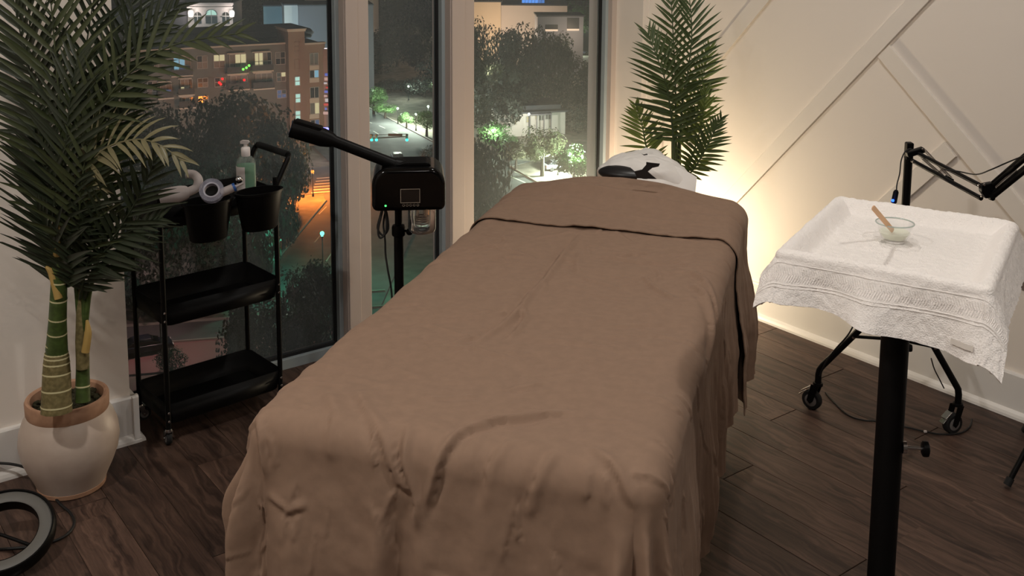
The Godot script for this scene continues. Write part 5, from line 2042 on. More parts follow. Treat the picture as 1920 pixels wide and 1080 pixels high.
func build_apartments():
	var brick := mat("brick_brown", rgb(150, 124, 108), 0.9)
	brick.albedo_texture = noise_tex(0.03, 4, 256, 0.0, 71, Color(0.8, 0.78, 0.76), Color(1, 1, 1))
	tri_mat(brick, 0.2, true)
	var dark_brick := mat("brick_dark", rgb(112, 112, 108), 0.9)
	var tower_brick := mat("brick_tower", rgb(142, 120, 104), 0.9)
	var stone := mat("pale_stone", rgb(196, 188, 176), 0.85)
	var frame := mat("window_frame_pale", rgb(176, 172, 168), 0.6)
	var dk := mat("pane_dark", rgb(52, 52, 54), 0.15)
	var gy := mat("pane_grey", rgb(110, 108, 106), 0.4)
	var roofm := mat("flat_roof_dark", rgb(70, 70, 76), 0.95)
	var warm := glow("pane_warm", Color(1.0, 0.94, 0.72), 0.55)
	var cool := glow("pane_cool", Color(0.62, 0.85, 0.95), 0.5)
	var white := glow("pane_white", Color(0.80, 1.0, 0.93), 0.7)
	var blue := glow("pane_blue", Color(0.42, 0.50, 0.68), 0.35)
	var dim := glow("pane_dim", Color(0.55, 0.55, 0.5), 0.12)
	var rp := Vector3(-37.0, 0, -174.0)
	var o := thing("apartment_building", "brown brick apartment block with balconies and lit windows beyond the dark trees", "building", Vector3(rp.x, GROUND, rp.z))
	var f := Facade.new(self, o, rp, Vector3(0.866, 0, -0.5))
	var top := f.uv(540, 82).y
	var m := mb()
	f.block(m, -44, 0.4, GROUND, top, -16, 0)
	m.put("wall", dark_brick, o)
	var cp := mb()
	f.block(cp, -44, 0.5, top, top + 0.25, -0.4, 0.15)
	cp.put("coping", stone, o)
	var rf := mb()
	f.block(rf, -43.6, 0.4, top - 0.6, top - 0.3 + 0.32, -16, -0.4)
	rf.put("roof", roofm, o)
	# corner tower and the wing to its right
	var t0 := f.uv(540, 60, 1.6)
	var t1 := f.uv(571, 60, 1.6)
	var tw := mb()
	f.block(tw, t0.x, t1.x, GROUND, t0.y, -4.5, 1.6)
	tw.put("tower", tower_brick, o)
	var tc := mb()
	f.block(tc, t0.x - 0.15, t1.x + 0.15, t0.y, t0.y + 0.35, -4.6, 1.75)
	f.block(tc, t0.x - 0.3, t1.x + 0.25, t0.y + 0.35, t0.y + 0.5, -4.8, 1.95)
	tc.put("tower_cornice", stone, o)
	var w1 := f.uv(609, 82, 0.9)
	var wg := mb()
	f.block(wg, t1.x, w1.x, GROUND, w1.y, -14, 0.9)
	wg.put("wing", tower_brick, o)
	var wc := mb()
	f.block(wc, t1.x, w1.x + 0.15, w1.y, w1.y + 0.3, -0.1, 1.1)
	wc.put("wing_coping", stone, o)
	var mr := mb()     # the low mansard behind the parapet
	f.block(mr, -30, 6, top, f.uv(440, 62, -15).y, -15, -7, 0.8)
	f.block(mr, -26, 10, top - 1.0, f.uv(440, 47, -30).y, -30, -17, 0.8)
	mr.put("upper_roof", roofm, o)
	# windows: pixels of the photograph on the wall plane
	for e in [
		[369, 389, 104, 129, 2, 2, [gy, gy, dk, gy]], [400, 422, 102, 127, 2, 2, [gy, gy, warm, warm]], [516, 535, 97, 121, 2, 2, [dk, dk, gy, dk]],
		[370, 390, 146, 164, 2, 2, [dk, gy, dk, dk]], [402, 423, 145, 163, 2, 2, [dk, dk, dk, gy]], [518, 536, 135, 153, 2, 2, [dim, gy, dim, warm]],
		[519, 537, 168, 184, 2, 2, [blue, blue, blue, dim]], [371, 391, 179, 195, 2, 2, [dk, gy, dk, dk]], [243, 265, 190, 208, 2, 2, [dk, gy, gy, dk]], [276, 296, 152, 172, 2, 2, [gy, dk, dk, gy]],
		[280, 298, 110, 132, 2, 2, [dk, gy, gy, gy]], [246, 268, 112, 134, 2, 2, [dk, gy, gy, gy]]]:
		f.window_px(e[0], e[1], e[2], e[3], e[4], e[5], frame, e[6])
	for e in [[325, 358, 106, 140, 3, 2, [cool, blue, dk, cool, cool, gy]], [430, 462, 101, 136, 3, 2, [gy, gy, gy, gy, warm, warm]], [477, 509, 98, 131, 4, 2, [warm, warm, gy, dk, warm, warm, gy, dk]], [338, 361, 148, 176, 3, 2, [warm, dim, dk, gy, gy, dk]], [432, 464, 141, 166, 3, 2, [gy, gy, gy, gy, gy, gy]], [479, 511, 137, 164, 3, 2, [gy, gy, dk, gy, gy, gy]], [300, 322, 154, 182, 2, 2, [gy, blue, gy, gy]], [340, 363, 182, 200, 3, 1, [dk, gy, dk]]]:
		f.window_px(e[0], e[1], e[2], e[3], e[4], e[5], frame, e[6])
		# balcony in front: slab, rail, balusters
		var a := f.uv(e[0] - 4, e[3] + 1, 1.3)
		var b := f.uv(e[1] + 4, e[3] + 1, 1.3)
		var y := (a.y + b.y) / 2 - 0.05
		var s := mb()
		f.block(s, a.x, b.x, y - 0.22, y, 0, 1.4)
		var sl := s.put("balcony_slab", stone, o)
		var r := mb()
		f.block(r, a.x, b.x, y + 1.0, y + 1.07, 1.28, 1.36)
		var k := 0
		while a.x + 0.12 + k * 0.62 < b.x:
			f.block(r, a.x + 0.1 + k * 0.62, a.x + 0.14 + k * 0.62, y, y + 1.0, 1.3, 1.34)
			k += 1
		f.block(r, a.x, b.x, y + 0.1, y + 0.95, 1.31, 1.325)
		r.put("balcony_rail", mat("rail_dark", rgb(58, 58, 60), 0.6), sl)
		var hd := mb()
		var hy := f.uv((e[0] + e[1]) / 2.0, e[2], 0.2).y
		f.block(hd, a.x + 0.3, b.x - 0.2, hy + 0.05, hy + 0.2, 0, 0.5)
		hd.put("window_head", stone, o)
	for e in [[552, 563, 143, 161], [553, 564, 175, 193], [553, 564, 207, 225]]:
		f.window_px(e[0], e[1], e[2], e[3], 1, 2, frame, white, 1.6, 0.12)
	for e in [[552, 562, 78, 97], [552, 562, 111, 130]]:
		f.window_px(e[0], e[1], e[2], e[3], 1, 2, tower_brick, gy, 1.55, 0.12)
	for e in [[580, 597, 99, 122, [gy, gy]], [580, 598, 131, 146, [dk, cool]], [581, 598, 163, 184, [dk, dk]], [581, 599, 192, 214, [gy, warm]], [582, 599, 224, 244, [dk, blue]]]:
		f.window_px(e[0], e[1], e[2], e[3], 2, 1, frame, e[4], 0.9)
		var sp := f.uv(580, e[3] + 1, 0.95)
		var sq := f.uv(598, e[3] + 1, 0.95)
		var spm := mb()
		f.block(spm, sp.x, sq.x, sp.y - 0.75, sp.y, 0.85, 1.05)
		spm.put("spandrel", stone, o)
	# party lights on the balconies
	for e in [[417, 148, "red"], [411, 155, "red"], [414, 158, "red"], [458, 150, "red"], [462, 127, "green"], [467, 123, "green"], [456, 130, "green"]]:
		var g := mb()
		var q := f.uv(e[0], e[1], 1.45)
		g.lathe([[0.0, -0.22], [0.16, -0.16], [0.22, 0.0], [0.16, 0.16], [0.0, 0.22]], 10, f.pos(q.x, q.y, 1.45))
		g.put("string_light", glow("string_" + e[2], Color(1, 0.1, 0.12) if e[2] == "red" else Color(0.5, 1.0, 0.35), 1.6), o)
	# shop signs on the corner, stacked
	var sg := thing("shop_sign", "tall stack of red, white and blue lit signs at the apartment corner", "sign", Vector3(-30.5, GROUND, -176.5))
	var rng := RandomNumberGenerator.new()
	rng.seed = 5
	for k in 16:
		var col: Color = [Color(1, 0.95, 0.95), Color(1.0, 0.25, 0.22), Color(0.45, 0.55, 1.0), Color(1.0, 0.8, 0.75)][k % 4]
		var g := mb()
		var y := 92.0 + k * 8.0
		g.box(at(612 + rng.randf_range(-2.5, 2.5), y, 172.0), Vector3(rng.randf_range(0.3, 0.9), rng.randf_range(0.25, 0.6), 0.12), 0.05)
		g.put("letter_panel", glow("sign_%d" % k, col, 1.2 if y < 140 else 0.45), sg)
	var g2 := mb()
	g2.box(at(616, 165, 172.6), Vector3(1.6, 13.0, 0.5), 0.05)
	g2.put("sign_board", mat("sign_board", rgb(140, 120, 112), 0.7), sg)
	var bl := thing("blue_sign", "bright blue-white lit sign above the street behind the steamer nozzle", "sign", at(611, 249, 165.0))
	var b3 := mb()
	b3.box(at(611, 249, 165.0), Vector3(0.9, 1.7, 0.3), 0.1)
	b3.put("face", glow("blue_face", Color(0.45, 0.45, 1.0), 5.0), bl)
	lamp("blue_sign_light", at(611, 249, 164.0), Color(0.4, 0.42, 1.0), 2.0 * CITY, 0.3, 60.0)

func build_far_buildings():
	var pale := mat("render_pale", rgb(205, 196, 192), 0.85)
	var teal := mat("render_teal", rgb(120, 140, 148), 0.85)
	var grey := mat("render_grey", rgb(104, 100, 106), 0.9)
	var sand := mat("render_sand", rgb(206, 188, 166), 0.85)
	var M_roof = M["flat_roof_dark"]
	var frame = M["window_frame_pale"]
	# the pale hall with three arched windows
	var p0 := at(437, 45, 250)
	p0.y = 0
	var o := thing("hall", "pale hall with arched windows and two glaring wall lamps, upper left beyond the palm", "building", Vector3(p0.x, GROUND, p0.z))
	var f := Facade.new(self, o, p0, Vector3(0.995, 0, -0.1))
	var ty := f.uv(400, 9).y
	var a0 := f.uv(352, 20).x
	var m := mb()
	f.block(m, a0, 0, GROUND, ty, -14, 0)
	m.put("wall", pale, o)
	var wing := mb()
	f.block(wing, a0 - 22, a0, GROUND, f.uv(330, 18).y, -12, -0.6)
	wing.put("wing", grey, o)
	var co := mb()
	f.block(co, a0 - 0.3, 0.3, ty, ty + 0.5, -14, 0.5)
	f.block(co, a0 - 0.15, 0.15, ty - 0.8, ty - 0.5, -0.1, 0.25)
	co.put("cornice", pale, o)
	var up := mb()
	f.block(up, a0 - 3, -0.5, ty + 0.5, ty + 7, -14, -2)
	up.put("upper_floor", grey, o)
	for e in [[371, 13, 20, 44], [397, 22, 19, 44], [424, 13, 20, 44]]:
		var l := f.uv(e[0] - e[1] / 2.0, e[3])
		var r := f.uv(e[0] + e[1] / 2.0, e[3])
		var yt := f.uv(e[0], e[2] + 9).y
		var rad := (r.x - l.x) / 2
		var poly := PackedVector2Array([Vector2(l.x, l.y), Vector2(r.x, l.y), Vector2(r.x, yt - 0.2)])
		for k in 13: poly.append(Vector2((l.x + r.x) / 2 + cos(PI * k / 12) * rad, yt + sin(PI * k / 12) * rad))
		poly.append(Vector2(l.x, yt - 0.2))
		var bb := Basis(f.u, Vector3.UP, f.u.cross(Vector3.UP))
		var w := mb(Transform3D(bb, Vector3(f.p0.x, 0, f.p0.z)))
		w.prism(poly, 0.2)
		var win := w.put("arched_window", M["pane_cool_dim"] if M.has("pane_cool_dim") else glow("pane_cool_dim", Color(0.6, 0.72, 0.75), 0.16 if e[1] > 15 else 0.08), o)
		var fan := PackedVector2Array()
		for k in 13: fan.append(Vector2((l.x + r.x) / 2 + cos(PI * k / 12) * rad * 0.9, yt + sin(PI * k / 12) * rad * 0.9))
		var fm := mb(Transform3D(bb, Vector3(f.p0.x, 0, f.p0.z)))
		fm.prism(fan, 0.28)
		fm.put("fanlight", M["pane_white"] if e[1] > 15 else M["pane_dim"], win)
		var bars := mb()
		f.block(bars, l.x - 0.1, r.x + 0.1, yt - 0.25, yt - 0.05, 0.0, 0.3)
		f.block(bars, (l.x + r.x) / 2 - 0.06, (l.x + r.x) / 2 + 0.06, l.y, yt + rad, 0.0, 0.25)
		bars.put("glazing_bar", frame, win)
	for x in [358.0, 435.0]:
		var q := f.uv(x, 24, 0.5)
		var s := mb()
		s.lathe([[0.0, -1.0], [0.5, -0.9], [0.62, 0.0], [0.5, 0.5], [0.0, 0.6]], 12, f.pos(q.x, q.y, 0.7))
		s.put("wall_lamp", glow("hall_lamp", Color(1.0, 0.97, 0.93), 3.0), o)
		lamp("hall_lamp_light", f.pos(q.x, q.y, 1.9), Color(1.0, 0.95, 0.92), 16.0 * CITY, 0.4, 60.0)
	# teal and pale blocks right of it
	for e in [[494, 536, 12, 60, 232, teal, "blank blue-grey block behind the apartment roof", 0.98, -0.2], [533, 560, 10, 60, 226, pale, "blank pale block between the blue-grey block and dark wall", 0.96, -0.28], [560, 700, 11, 70, 224, grey, "wide dark grey block above the apartment tower", 0.97, -0.24], [572, 700, -40, 12, 300, pale, "dim pale block at the top left pane, beyond the dark one", 1.0, 0.0]]:
		var p := at(e[0], 30, e[4])
		p.y = 0
		var b := thing("far_block", e[6], "building", Vector3(p.x, GROUND, p.z))
		var ff := Facade.new(self, b, p, Vector3(e[7], 0, e[8]))
		var w := ff.uv(e[1], 30).x
		var yy := ff.uv((e[0] + e[1]) / 2.0, e[2]).y
		var q := mb()
		ff.block(q, 0, w, GROUND, yy, -12, 0)
		q.put("wall", e[5], b)
		var rr := mb()
		ff.block(rr, -0.1, w + 0.1, yy, yy + 0.3, -12.1, 0.12)
		rr.put("roof_edge", M_roof, b)
	# the white museum-like block in the right pane
	var s0 := at(884, 40, 290)
	s0.y = 0
	var g := thing("white_block_building", "large pale windowless building at the top of the right pane, a blue lit top floor", "building", Vector3(s0.x, GROUND, s0.z))
	var fs := Facade.new(self, g, s0, Vector3(1, 0, 0.02))
	var x1 := fs.uv(939, 30).x
	var x2 := fs.uv(1064, 30).x
	var y1 := fs.uv(900, 4).y
	var y2 := fs.uv(1000, 12).y
	var b1 := mb()
	fs.block(b1, 0, x1, GROUND, y1, -20, 0)
	b1.put("tall_wall", sand, g)
	var b2 := mb()
	fs.block(b2, x1, x2, GROUND, y2, -22, -2.5)
	b2.put("long_wall", pale, g)
	var rf := mb()
	fs.block(rf, -0.1, x1 + 0.1, y1, y1 + 0.35, -20, 0.1)
	fs.block(rf, x1, x2 + 0.1, y2, y2 + 0.3, -22, -2.4)
	rf.put("roof", M_roof, g)
	for k in 7:
		var pb := mb()
		var ax := lerpf(fs.uv(978, 6).x, fs.uv(1022, 6).x, k / 7.0)
		fs.block(pb, ax, ax + 0.85, y2 + 0.3, y2 + 3.4, -9, -8.7)
		pb.put("blue_pane", glow("museum_blue_%d" % k, Color(0.35, 0.62, 1.0), 0.9 if k < 5 else 0.5), g)
	var tb := mb()
	fs.block(tb, fs.uv(976, 6).x, fs.uv(1024, 6).x, y2 + 3.4, y2 + 8, -16, -8.6)
	tb.put("top_floor", grey, g)
	# lower canopy with dark bays and a lit strip
	var c0 := at(1008, 60, 262)
	c0.y = 0
	var h := thing("canopy_building", "low building with dark bays and bright strip lights, below the pale block", "building", Vector3(c0.x, GROUND, c0.z))
	var fc := Facade.new(self, h, c0, Vector3(1, 0, -0.06))
	var cx := fc.uv(1094, 40).x
	var cy := fc.uv(1050, 31).y
	var cb := mb()
	fc.block(cb, 0, cx, GROUND, cy, -9, 0)
	cb.put("wall", mat("render_slate", rgb(128, 130, 138), 0.85), h)
	var cr := mb()
	fc.block(cr, -0.3, cx + 0.3, cy, cy + 0.35, -9.3, 0.6)
	cr.put("roof", M_roof, h)
	for e in [[1022, 1046, 46, 55], [1063, 1086, 33, 54]]:
		var l := fc.uv(e[0], e[3])
		var r := fc.uv(e[1], e[2])
		var d := mb()
		fc.block(d, l.x, r.x, l.y, r.y, -0.1, 0.05)
		d.put("bay", mat("bay_dark", rgb(26, 26, 30), 0.5), h)
		var s := mb()
		fc.block(s, l.x, r.x, l.y - 0.45, l.y, 0, 0.25)
		s.put("strip_light", glow("strip_%d" % e[0], Color(1.0, 0.86, 0.72), 0.9), h)
	lamp("canopy_light", at(1075, 70, 256), Color(1.0, 0.88, 0.75), 60.0 * CITY, 0.5, 60.0)
	# the low white house with an awning
	var l0 := at(940, 235, 186)
	l0.y = 0
	var hs := thing("low_house", "low white building with small lit windows behind the street trees, right pane", "building", Vector3(l0.x, GROUND, l0.z))
	var fl := Facade.new(self, hs, l0, Vector3(0.97, 0, -0.26))
	var hx := fl.uv(1060, 220).x
	var hy := fl.uv(985, 212).y
	var hb := mb()
	fl.block(hb, 0, hx, GROUND, hy, -9, 0)
	hb.put("wall", pale, hs)
	var hr := mb()
	fl.block(hr, -0.4, hx + 0.4, hy, hy + 0.28, -9.4, 0.7)
	fl.block(hr, 0.5, hx - 0.5, hy + 0.28, hy + 1.1, -9, -1.2)
	hr.put("roof", M["flat_roof_dark"], hs)
	for e in [[964, 969, 222, 234, 1, 3], [986, 992, 218, 230, 1, 2], [1003, 1008, 216, 224, 1, 1]]:
		fl.window_px(e[0], e[1], e[2], e[3], e[4], e[5], frame, M["pane_warm"], 0.0, 0.1)
	for e in [[1010, 1020, 216, 226], [1022, 1034, 214, 224]]:
		fl.window_px(e[0], e[1], e[2], e[3], 2, 1, frame, M["pane_grey"], 0.0, 0.1)
	var aw := mb()
	var aa := fl.uv(992, 215, 1.5)
	var ab_ := fl.uv(1034, 215, 1.5)
	fl.block(aw, aa.x, ab_.x, aa.y - 0.1, aa.y + 0.12, 0, 1.8)
	for s in 4:
		var px_ := lerpf(aa.x + 0.1, ab_.x - 0.1, s / 3.0)
		fl.block(aw, px_ - 0.07, px_ + 0.07, GROUND, aa.y, 1.55, 1.7)
	aw.put("awning", grey, hs)
	# lit stair rails and the far path
	var st := thing("lit_stairway", "brightly lit outdoor stairway with pale rails among the dark trees, right pane", "stairway", at(925, 132, 195))
	for k in 2:
		var r := mb()
		r.tube([at(913, 138 - k * 6, 195 - k), at(938, 126 - k * 5, 200 - k)], 0.09, 8)
		for j in 5:
			var q := at(913, 138 - k * 6, 195 - k).lerp(at(938, 126 - k * 5, 200 - k), j / 4.0)
			r.tube([q, q + Vector3(0, 1.0, 0)], 0.04, 6)
		r.put("rail", mat("rail_pale", rgb(220, 220, 205), 0.6), st)
	for k in 9:
		var q := at(914, 139, 195).lerp(at(938, 128, 200), k / 8.0)
		var r := mb()
		r.box(q + Vector3(0, -0.2, 0), Vector3(0.5, 0.2, 1.6), 0.02)
		r.put("step", mat("step_pale", rgb(220, 220, 205), 0.8), st)
	var sl := mb()
	sl.box(at(915, 137, 194.5), Vector3(0.9, 0.3, 0.2), 0.05)
	sl.put("stair_light", glow("stair_glow", Color(1.0, 1.0, 0.75), 2.0), st)
	lamp("stair_light_beam", at(924, 130, 194.0), Color(1.0, 1.0, 0.8), 9.0 * CITY, 0.3, 30.0)
	var pw := mb()
	var pa := gnd(1040, 127)
	var pz := gnd(1175, 129)
	pw.box((pa + pz) / 2 + Vector3(0, 0.5, 0), Vector3(pa.distance_to(pz), 1.2, 0.6), 0.05, Basis(Vector3.UP, -atan2((pz - pa).z, (pz - pa).x)))
	tag(pw.put("low_wall", mat("low_wall_pale", rgb(176, 176, 164), 0.9), self), "long low pale wall crossing behind the dark trees, right pane", "wall")

func build_traffic():
	# signal mast across the street
	var d := 160.0
	var mr := at(763, 256, d)
	var ml := at(640, 262, d)
	var o := thing("traffic_signal_mast", "traffic signal mast arm over the street with green signals lit", "traffic signal", Vector3(ml.x, GROUND, ml.z))
	var m := mb()
	m.tube([Vector3(ml.x, GROUND, ml.z), Vector3(ml.x, ml.y, ml.z)], 0.16, 10)
	m.put("post", M["dark_metal_out"], o)
	var a := mb()
	a.tube([ml, mr], [0.13, 0.08], 10)
	a.tube([at(640, 255, d), at(764, 251, d)], 0.04, 8)
	a.box(at(741, 253, d), Vector3(2.2, 0.42, 0.06), 0.02)
	a.put("arm", M["dark_metal_out"], o)
	for x in [763.0, 706.0, 697.0]:
		var h := mb()
		h.box(at(x, 258, d), Vector3(0.36, 1.05, 0.3), 0.04)
		var s := h.put("signal_head", mat("signal_black", rgb(24, 26, 24), 0.5), o)
		for k in 3:
			var l := mb()
			var c := at(x, 258, d) + Vector3(0, 0.33 - 0.33 * k, 0.16)
			l.lathe([[0.0, 0.02], [0.16, 0.01], [0.2, 0.0]], 14, c, rot(Vector3(1, 0, 0), 90))
			l.put("lens", glow("signal_green", Color(0.1, 1.0, 0.85), 6.0) if k == 2 else mat("lens_dark", rgb(50, 30, 26), 0.3), s)
		lamp("signal_glow", at(x, 262, d - 0.7), Color(0.1, 1.0, 0.85), 0.8 * CITY, 0.15, 30.0)
	car(gnd(745, 303) + Vector3(0, 0.03, 0), deg_to_rad(90 + 12), M["car_dark"], "dark car driving away on the street with red tail lamps lit", true)
	car(gnd(275, 662) + Vector3(0, 0.03, 0), -atan2(-0.47, 0.88), M["car_dark"], "dark blue car parked on the near street, seen under the cart's lower tray", true)
	car(gnd(1046, 318) + Vector3(0, 0.03, 0), deg_to_rad(20), M["car_grey"], "grey car parked on the pavement under the bright lamp, right pane", false)
	car(gnd(1048, 96) + Vector3(0, 0.03, 0), deg_to_rad(10), M["car_grey"], "grey car parked far off among the dark trees, first of three", false)
	car(gnd(1075, 95) + Vector3(0, 0.03, 0), deg_to_rad(10), M["car_grey"], "grey car parked far off among the dark trees, second of three", false)
	car(gnd(1085, 102) + Vector3(0, 0.03, 0), deg_to_rad(-20), M["car_dark"], "dark car parked far off among the dark trees, third of three", false)
	# street lamps [globe px, globe py, base py, colour, energy]
	var green := Color(0.86, 1.0, 0.86)
	var cool := Color(0.93, 1.0, 0.92)
	var orange := Color(1.0, 0.55, 0.20)
	for e in [
		[746, 203, 233, cool, 180.0, "white globe lamp on a post by the far kerb, middle pane"],
		[780, 214, 245, cool, 180.0, "white globe lamp on the kerb nearest the signal, middle pane"],
		[803, 199, 236, green, 45.0, "white globe lamp above a small tree beside the middle pane's right edge"],
		[699, 168, 205, green, 70.0, "white lamp shining through the tree crown at the middle pane's left edge"],
		[766, 162, 188, cool, 25.0, "distant small white lamp alone in the dark, middle pane"],
		[812, 158, 186, cool, 25.0, "distant white lamp close to the middle pane's right gasket"],
		[924, 243, 298, green, 90.0, "bright greenish lamp glaring inside a tree crown, right pane"],
		[1091, 291, 352, green, 300.0, "big white globe lamp right of the bright green tree, right pane"],
		[1046, 303, 328, cool, 260.0, "bright white lamp on a short post beside the grey car, right pane"],
		[1108, 293, 338, cool, 40.0, "smaller white globe lamp at the right pane's lower corner"],
		[587, 320, 368, orange, 300.0, "orange street lamp half hidden by dark leaves at the crossing"],
		[1078, 84, 104, cool, 60.0, "white lamp over the far parked cars, right pane"],
		[1040, 90, 104, cool, 40.0, "small far lamp left of the parked cars, right pane"],
		[1112, 30, 52, cool, 60.0, "white lamp among bright trees at the right pane's top"],
		[1093, 12, 34, green, 60.0, "white lamp behind pale green trees at the right pane's top edge"],
	]:
		var b := gnd(e[0], e[2])
		var dist := -b.z
		var h: float = (e[2] - e[1]) / FOCAL * dist * 0.98
		street_lamp(b.x, b.z, h, e[3], e[4], e[5])
	# lamps that stand behind the trees and light the brick fronts
	street_lamp(-33.0, -160.0, 6.0, Color(1.0, 0.94, 0.88), 42.0, "street lamp behind the dark trees before the brick tower")
	street_lamp(-50.0, -151.0, 6.0, Color(1.0, 0.95, 0.92), 42.0, "street lamp behind the dark trees before the balconies")
	street_lamp(-3.0, -272.0, 6.0, Color(1.0, 0.88, 0.74), 420.0, "street lamp before the large pale building, hidden by tree tops")
	street_lamp(14.0, -262.0, 6.0, Color(0.95, 0.95, 1.0), 160.0, "street lamp before the long pale wall, hidden by tree tops")
	street_lamp(-49.0, -208.0, 12.0, Color(0.8, 0.95, 1.0), 300.0, "tall street lamp behind the apartment roof")
	street_lamp(3.0, -178.0, 5.0, Color(0.95, 0.97, 0.9), 60.0, "street lamp before the low white building, among the tree crowns")
	street_lamp(-19.5, -104.0, 6.0, Color(0.4, 1.0, 0.8), 70.0, "green-tinted lamp over the near end of the street")
	street_lamp(-31.0, -88.0, 6.0, Color(1.0, 0.80, 0.78), 26.0, "lamp over the near street beyond the cart")
	street_lamp(-18.6, -84.5, 3.0, Color(0.95, 1.0, 0.92), 6.0, "lamp among the near trees below the window")

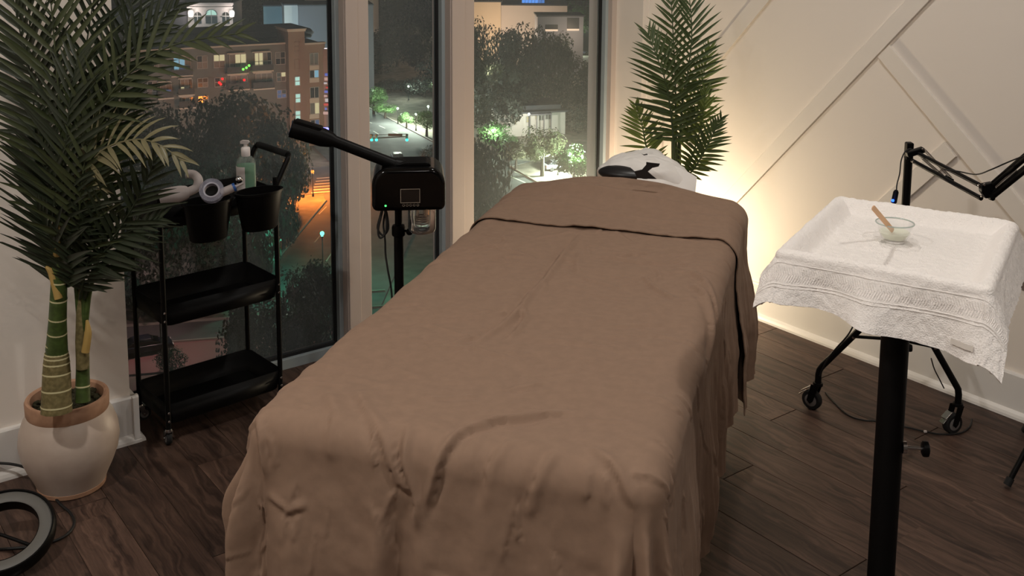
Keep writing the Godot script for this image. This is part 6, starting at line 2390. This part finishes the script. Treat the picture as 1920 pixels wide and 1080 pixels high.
func build_trees():
	var k := 0
	# [px, top py, depth, height or 0 (from the top), radius, kind, label]
	for e in [
		[450, 152, 142, 6.5, 0, "broad dark tree before the apartments, the tallest of the clump"],
		[385, 172, 140, 5.5, 0, "dark tree left of the tallest one, before the apartments"],
		[322, 188, 140, 6.0, 0, "dark tree behind the pale palm leaf, before the apartments"],
		[262, 186, 145, 5.5, 0, "dark tree at the left pane's far left, behind the palm"],
		[522, 196, 138, 5.0, 0, "dark tree before the brick tower, right of the tallest one"],
		[546, 246, 137, 3.0, 0, "low dark tree whose edge catches orange light by the crossing"],
		[478, 262, 124, 5.0, 0, "dark tree above the push handle of the cart"],
		[420, 256, 120, 5.5, 0, "dark tree above the cart, behind the palm tip"],
		[345, 262, 118, 5.5, 0, "dark tree behind the cart's left bin"],
		[285, 300, 112, 5.0, 0, "dark tree behind the left posts of the cart"],
		[528, 318, 120, 2.6, 0, "small dark tree right of the cart handle beside the orange street"],
		[460, 372, 104, 4.4, 0, "dark tree behind the cart between its upper trays"],
		[380, 420, 100, 4.0, 0, "dark tree seen through the cart above its middle tray"],
		[300, 440, 98, 4.0, 0, "dark tree seen through the cart's left end"],
		[590, 478, 94, 2.8, 0, "round dark bush at the near end of the street, right of the cart"],
		[618, 486, 97, 2.4, 0, "dark bush touching the left window post"],
		[545, 500, 88, 3.2, 0, "leafy tree right of the cart, pale flecked leaves"],
		[490, 545, 85, 3.4, 0, "leafy tree behind the cart's right posts, pale flecked leaves"],
		[590, 560, 84, 2.8, 0, "near tree just above the bed edge, pale flecked leaves"],
		[535, 600, 80, 2.8, 0, "lowest near tree between the cart and the bed"],
		[450, 590, 82, 2.4, 0, "near tree behind the cart's lower tray"],
		[320, 650, 88, 1.6, 0, "small dark shrub beside the parked car"],
		[812, 272, 158, 2.6, 0, "dark shrub at the middle pane's right edge, above the steamer"],
		[700, 160, 207, 3.4, 1, "lamp-lit green tree at the middle pane's left edge"],
		[722, 190, 203, 3.2, 1, "dim green tree by the far pavement, middle pane"],
		[762, 210, 193, 2.0, 1, "small tree with a pale trunk on the far pavement, middle pane"],
		[800, 205, 186, 3.0, 1, "lamp-lit green tree by the middle pane's right edge"],
		[903, 236, 118, 4.2, 0, "very dark conical tree at the lower left of the right pane"],
		[880, 285, 112, 3.6, 0, "very dark tree low behind the second window post"],
		[925, 226, 172, 3.4, 1, "brightly lit green tree round the glaring lamp, right pane"],
		[948, 250, 166, 2.4, 1, "yellow-green lit tree next to the glaring lamp, right pane"],
		[1018, 232, 157, 4.2, 2, "round olive tree with a pale trunk over the pavement, right pane"],
		[968, 258, 161, 2.6, 2, "small olive tree with a pale trunk, left of the round one"],
		[1076, 272, 148, 3.2, 1, "bright green tree left of the big globe lamp"],
		[1118, 298, 144, 2.0, 1, "small green tree at the right pane's lower right corner"],
		[892, 28, 225, 5.0, 0, "dark tree top against the sand wall, far left of the right pane"],
		[928, 42, 222, 5.0, 0, "dark tree top against the sand wall, right of the first"],
		[975, 36, 218, 7.0, 0, "broad dark tree before the long pale wall"],
		[1012, 46, 222, 5.0, 0, "dark tree at the right end of the long pale wall"],
		[900, 95, 198, 7.0, 0, "dark tree left of the lit stairway"],
		[955, 100, 195, 7.5, 0, "dark tree right of the lit stairway"],
		[1005, 112, 205, 7.0, 0, "dark tree in the middle of the right pane"],
		[930, 165, 186, 5.5, 0, "dark tree below the lit stairway"],
		[985, 160, 195, 6.0, 0, "dark tree above the low white building"],
		[1040, 58, 250, 6.0, 0, "dark tree before the low canopy building"],
		[1106, 108, 250, 4.5, 0, "dark tree with sparkling lights at the right pane's right edge"],
		[1062, 84, 245, 4.0, 0, "dark tree before the far parked cars"],
		[1060, 130, 215, 6.0, 0, "dark tree in front of the low pale wall"],
		[1110, 140, 212, 6.0, 0, "dark tree behind the mirrored palm, right pane"],
		[1095, 190, 190, 5.0, 0, "dark tree above the big globe lamp"],
		[1050, 4, 310, 5.0, 1, "pale green lit tree at the right pane's top"],
		[1078, 2, 312, 5.0, 1, "yellow-green lit tree at the right pane's top, beside the lamp"],
		[1115, 0, 330, 6.0, 1, "lit tree in the top right corner of the right pane"],
		[470, 2, 300, 8.0, 0, "dark far tree between the pale hall and the blue-grey block"],
		[455, 8, 285, 6.0, 0, "dark far tree right beside the pale hall"],
		[510, -10, 310, 8.0, 0, "dark far tree behind the blue-grey block"],
		[705, 60, 262, 7.0, 0, "dark tree closing the far end of the street, middle pane's left edge"],
		[745, 40, 275, 8.0, 0, "dark tree closing the far end of the street, middle of the pane"],
		[790, 50, 268, 7.0, 0, "dark tree right of the far street's end, middle pane"],
		[822, 90, 235, 6.0, 0, "dark tree behind the second post, middle pane's right edge"],
		[768, 150, 232, 4.5, 0, "dark tree in the unlit square beyond the far pavement, middle pane"],
		[795, 140, 228, 5.0, 0, "dark tree beyond the far pavement, near the middle pane's right gasket"],
		[735, 148, 236, 5.0, 0, "dark tree behind the dim green one, middle pane"],
		[765, -30, 330, 9.0, 0, "high dark tree far behind the street's end, middle pane"],
		[695, -20, 330, 9.0, 0, "high dark tree far off at the middle pane's top left"],
		[820, -30, 330, 9.0, 0, "high dark tree far off at the middle pane's top right"],
		[960, -6, 340, 8.0, 0, "dark far tree behind the roof of the pale building"],
	]:
		var top := at(e[0], e[1], e[2])
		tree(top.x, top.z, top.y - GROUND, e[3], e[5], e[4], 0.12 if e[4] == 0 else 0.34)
		k += 1

func build_all():
	build_plants()
	build_cart()
	build_steamer()
	build_tray_table()
	build_stands()
	build_city()
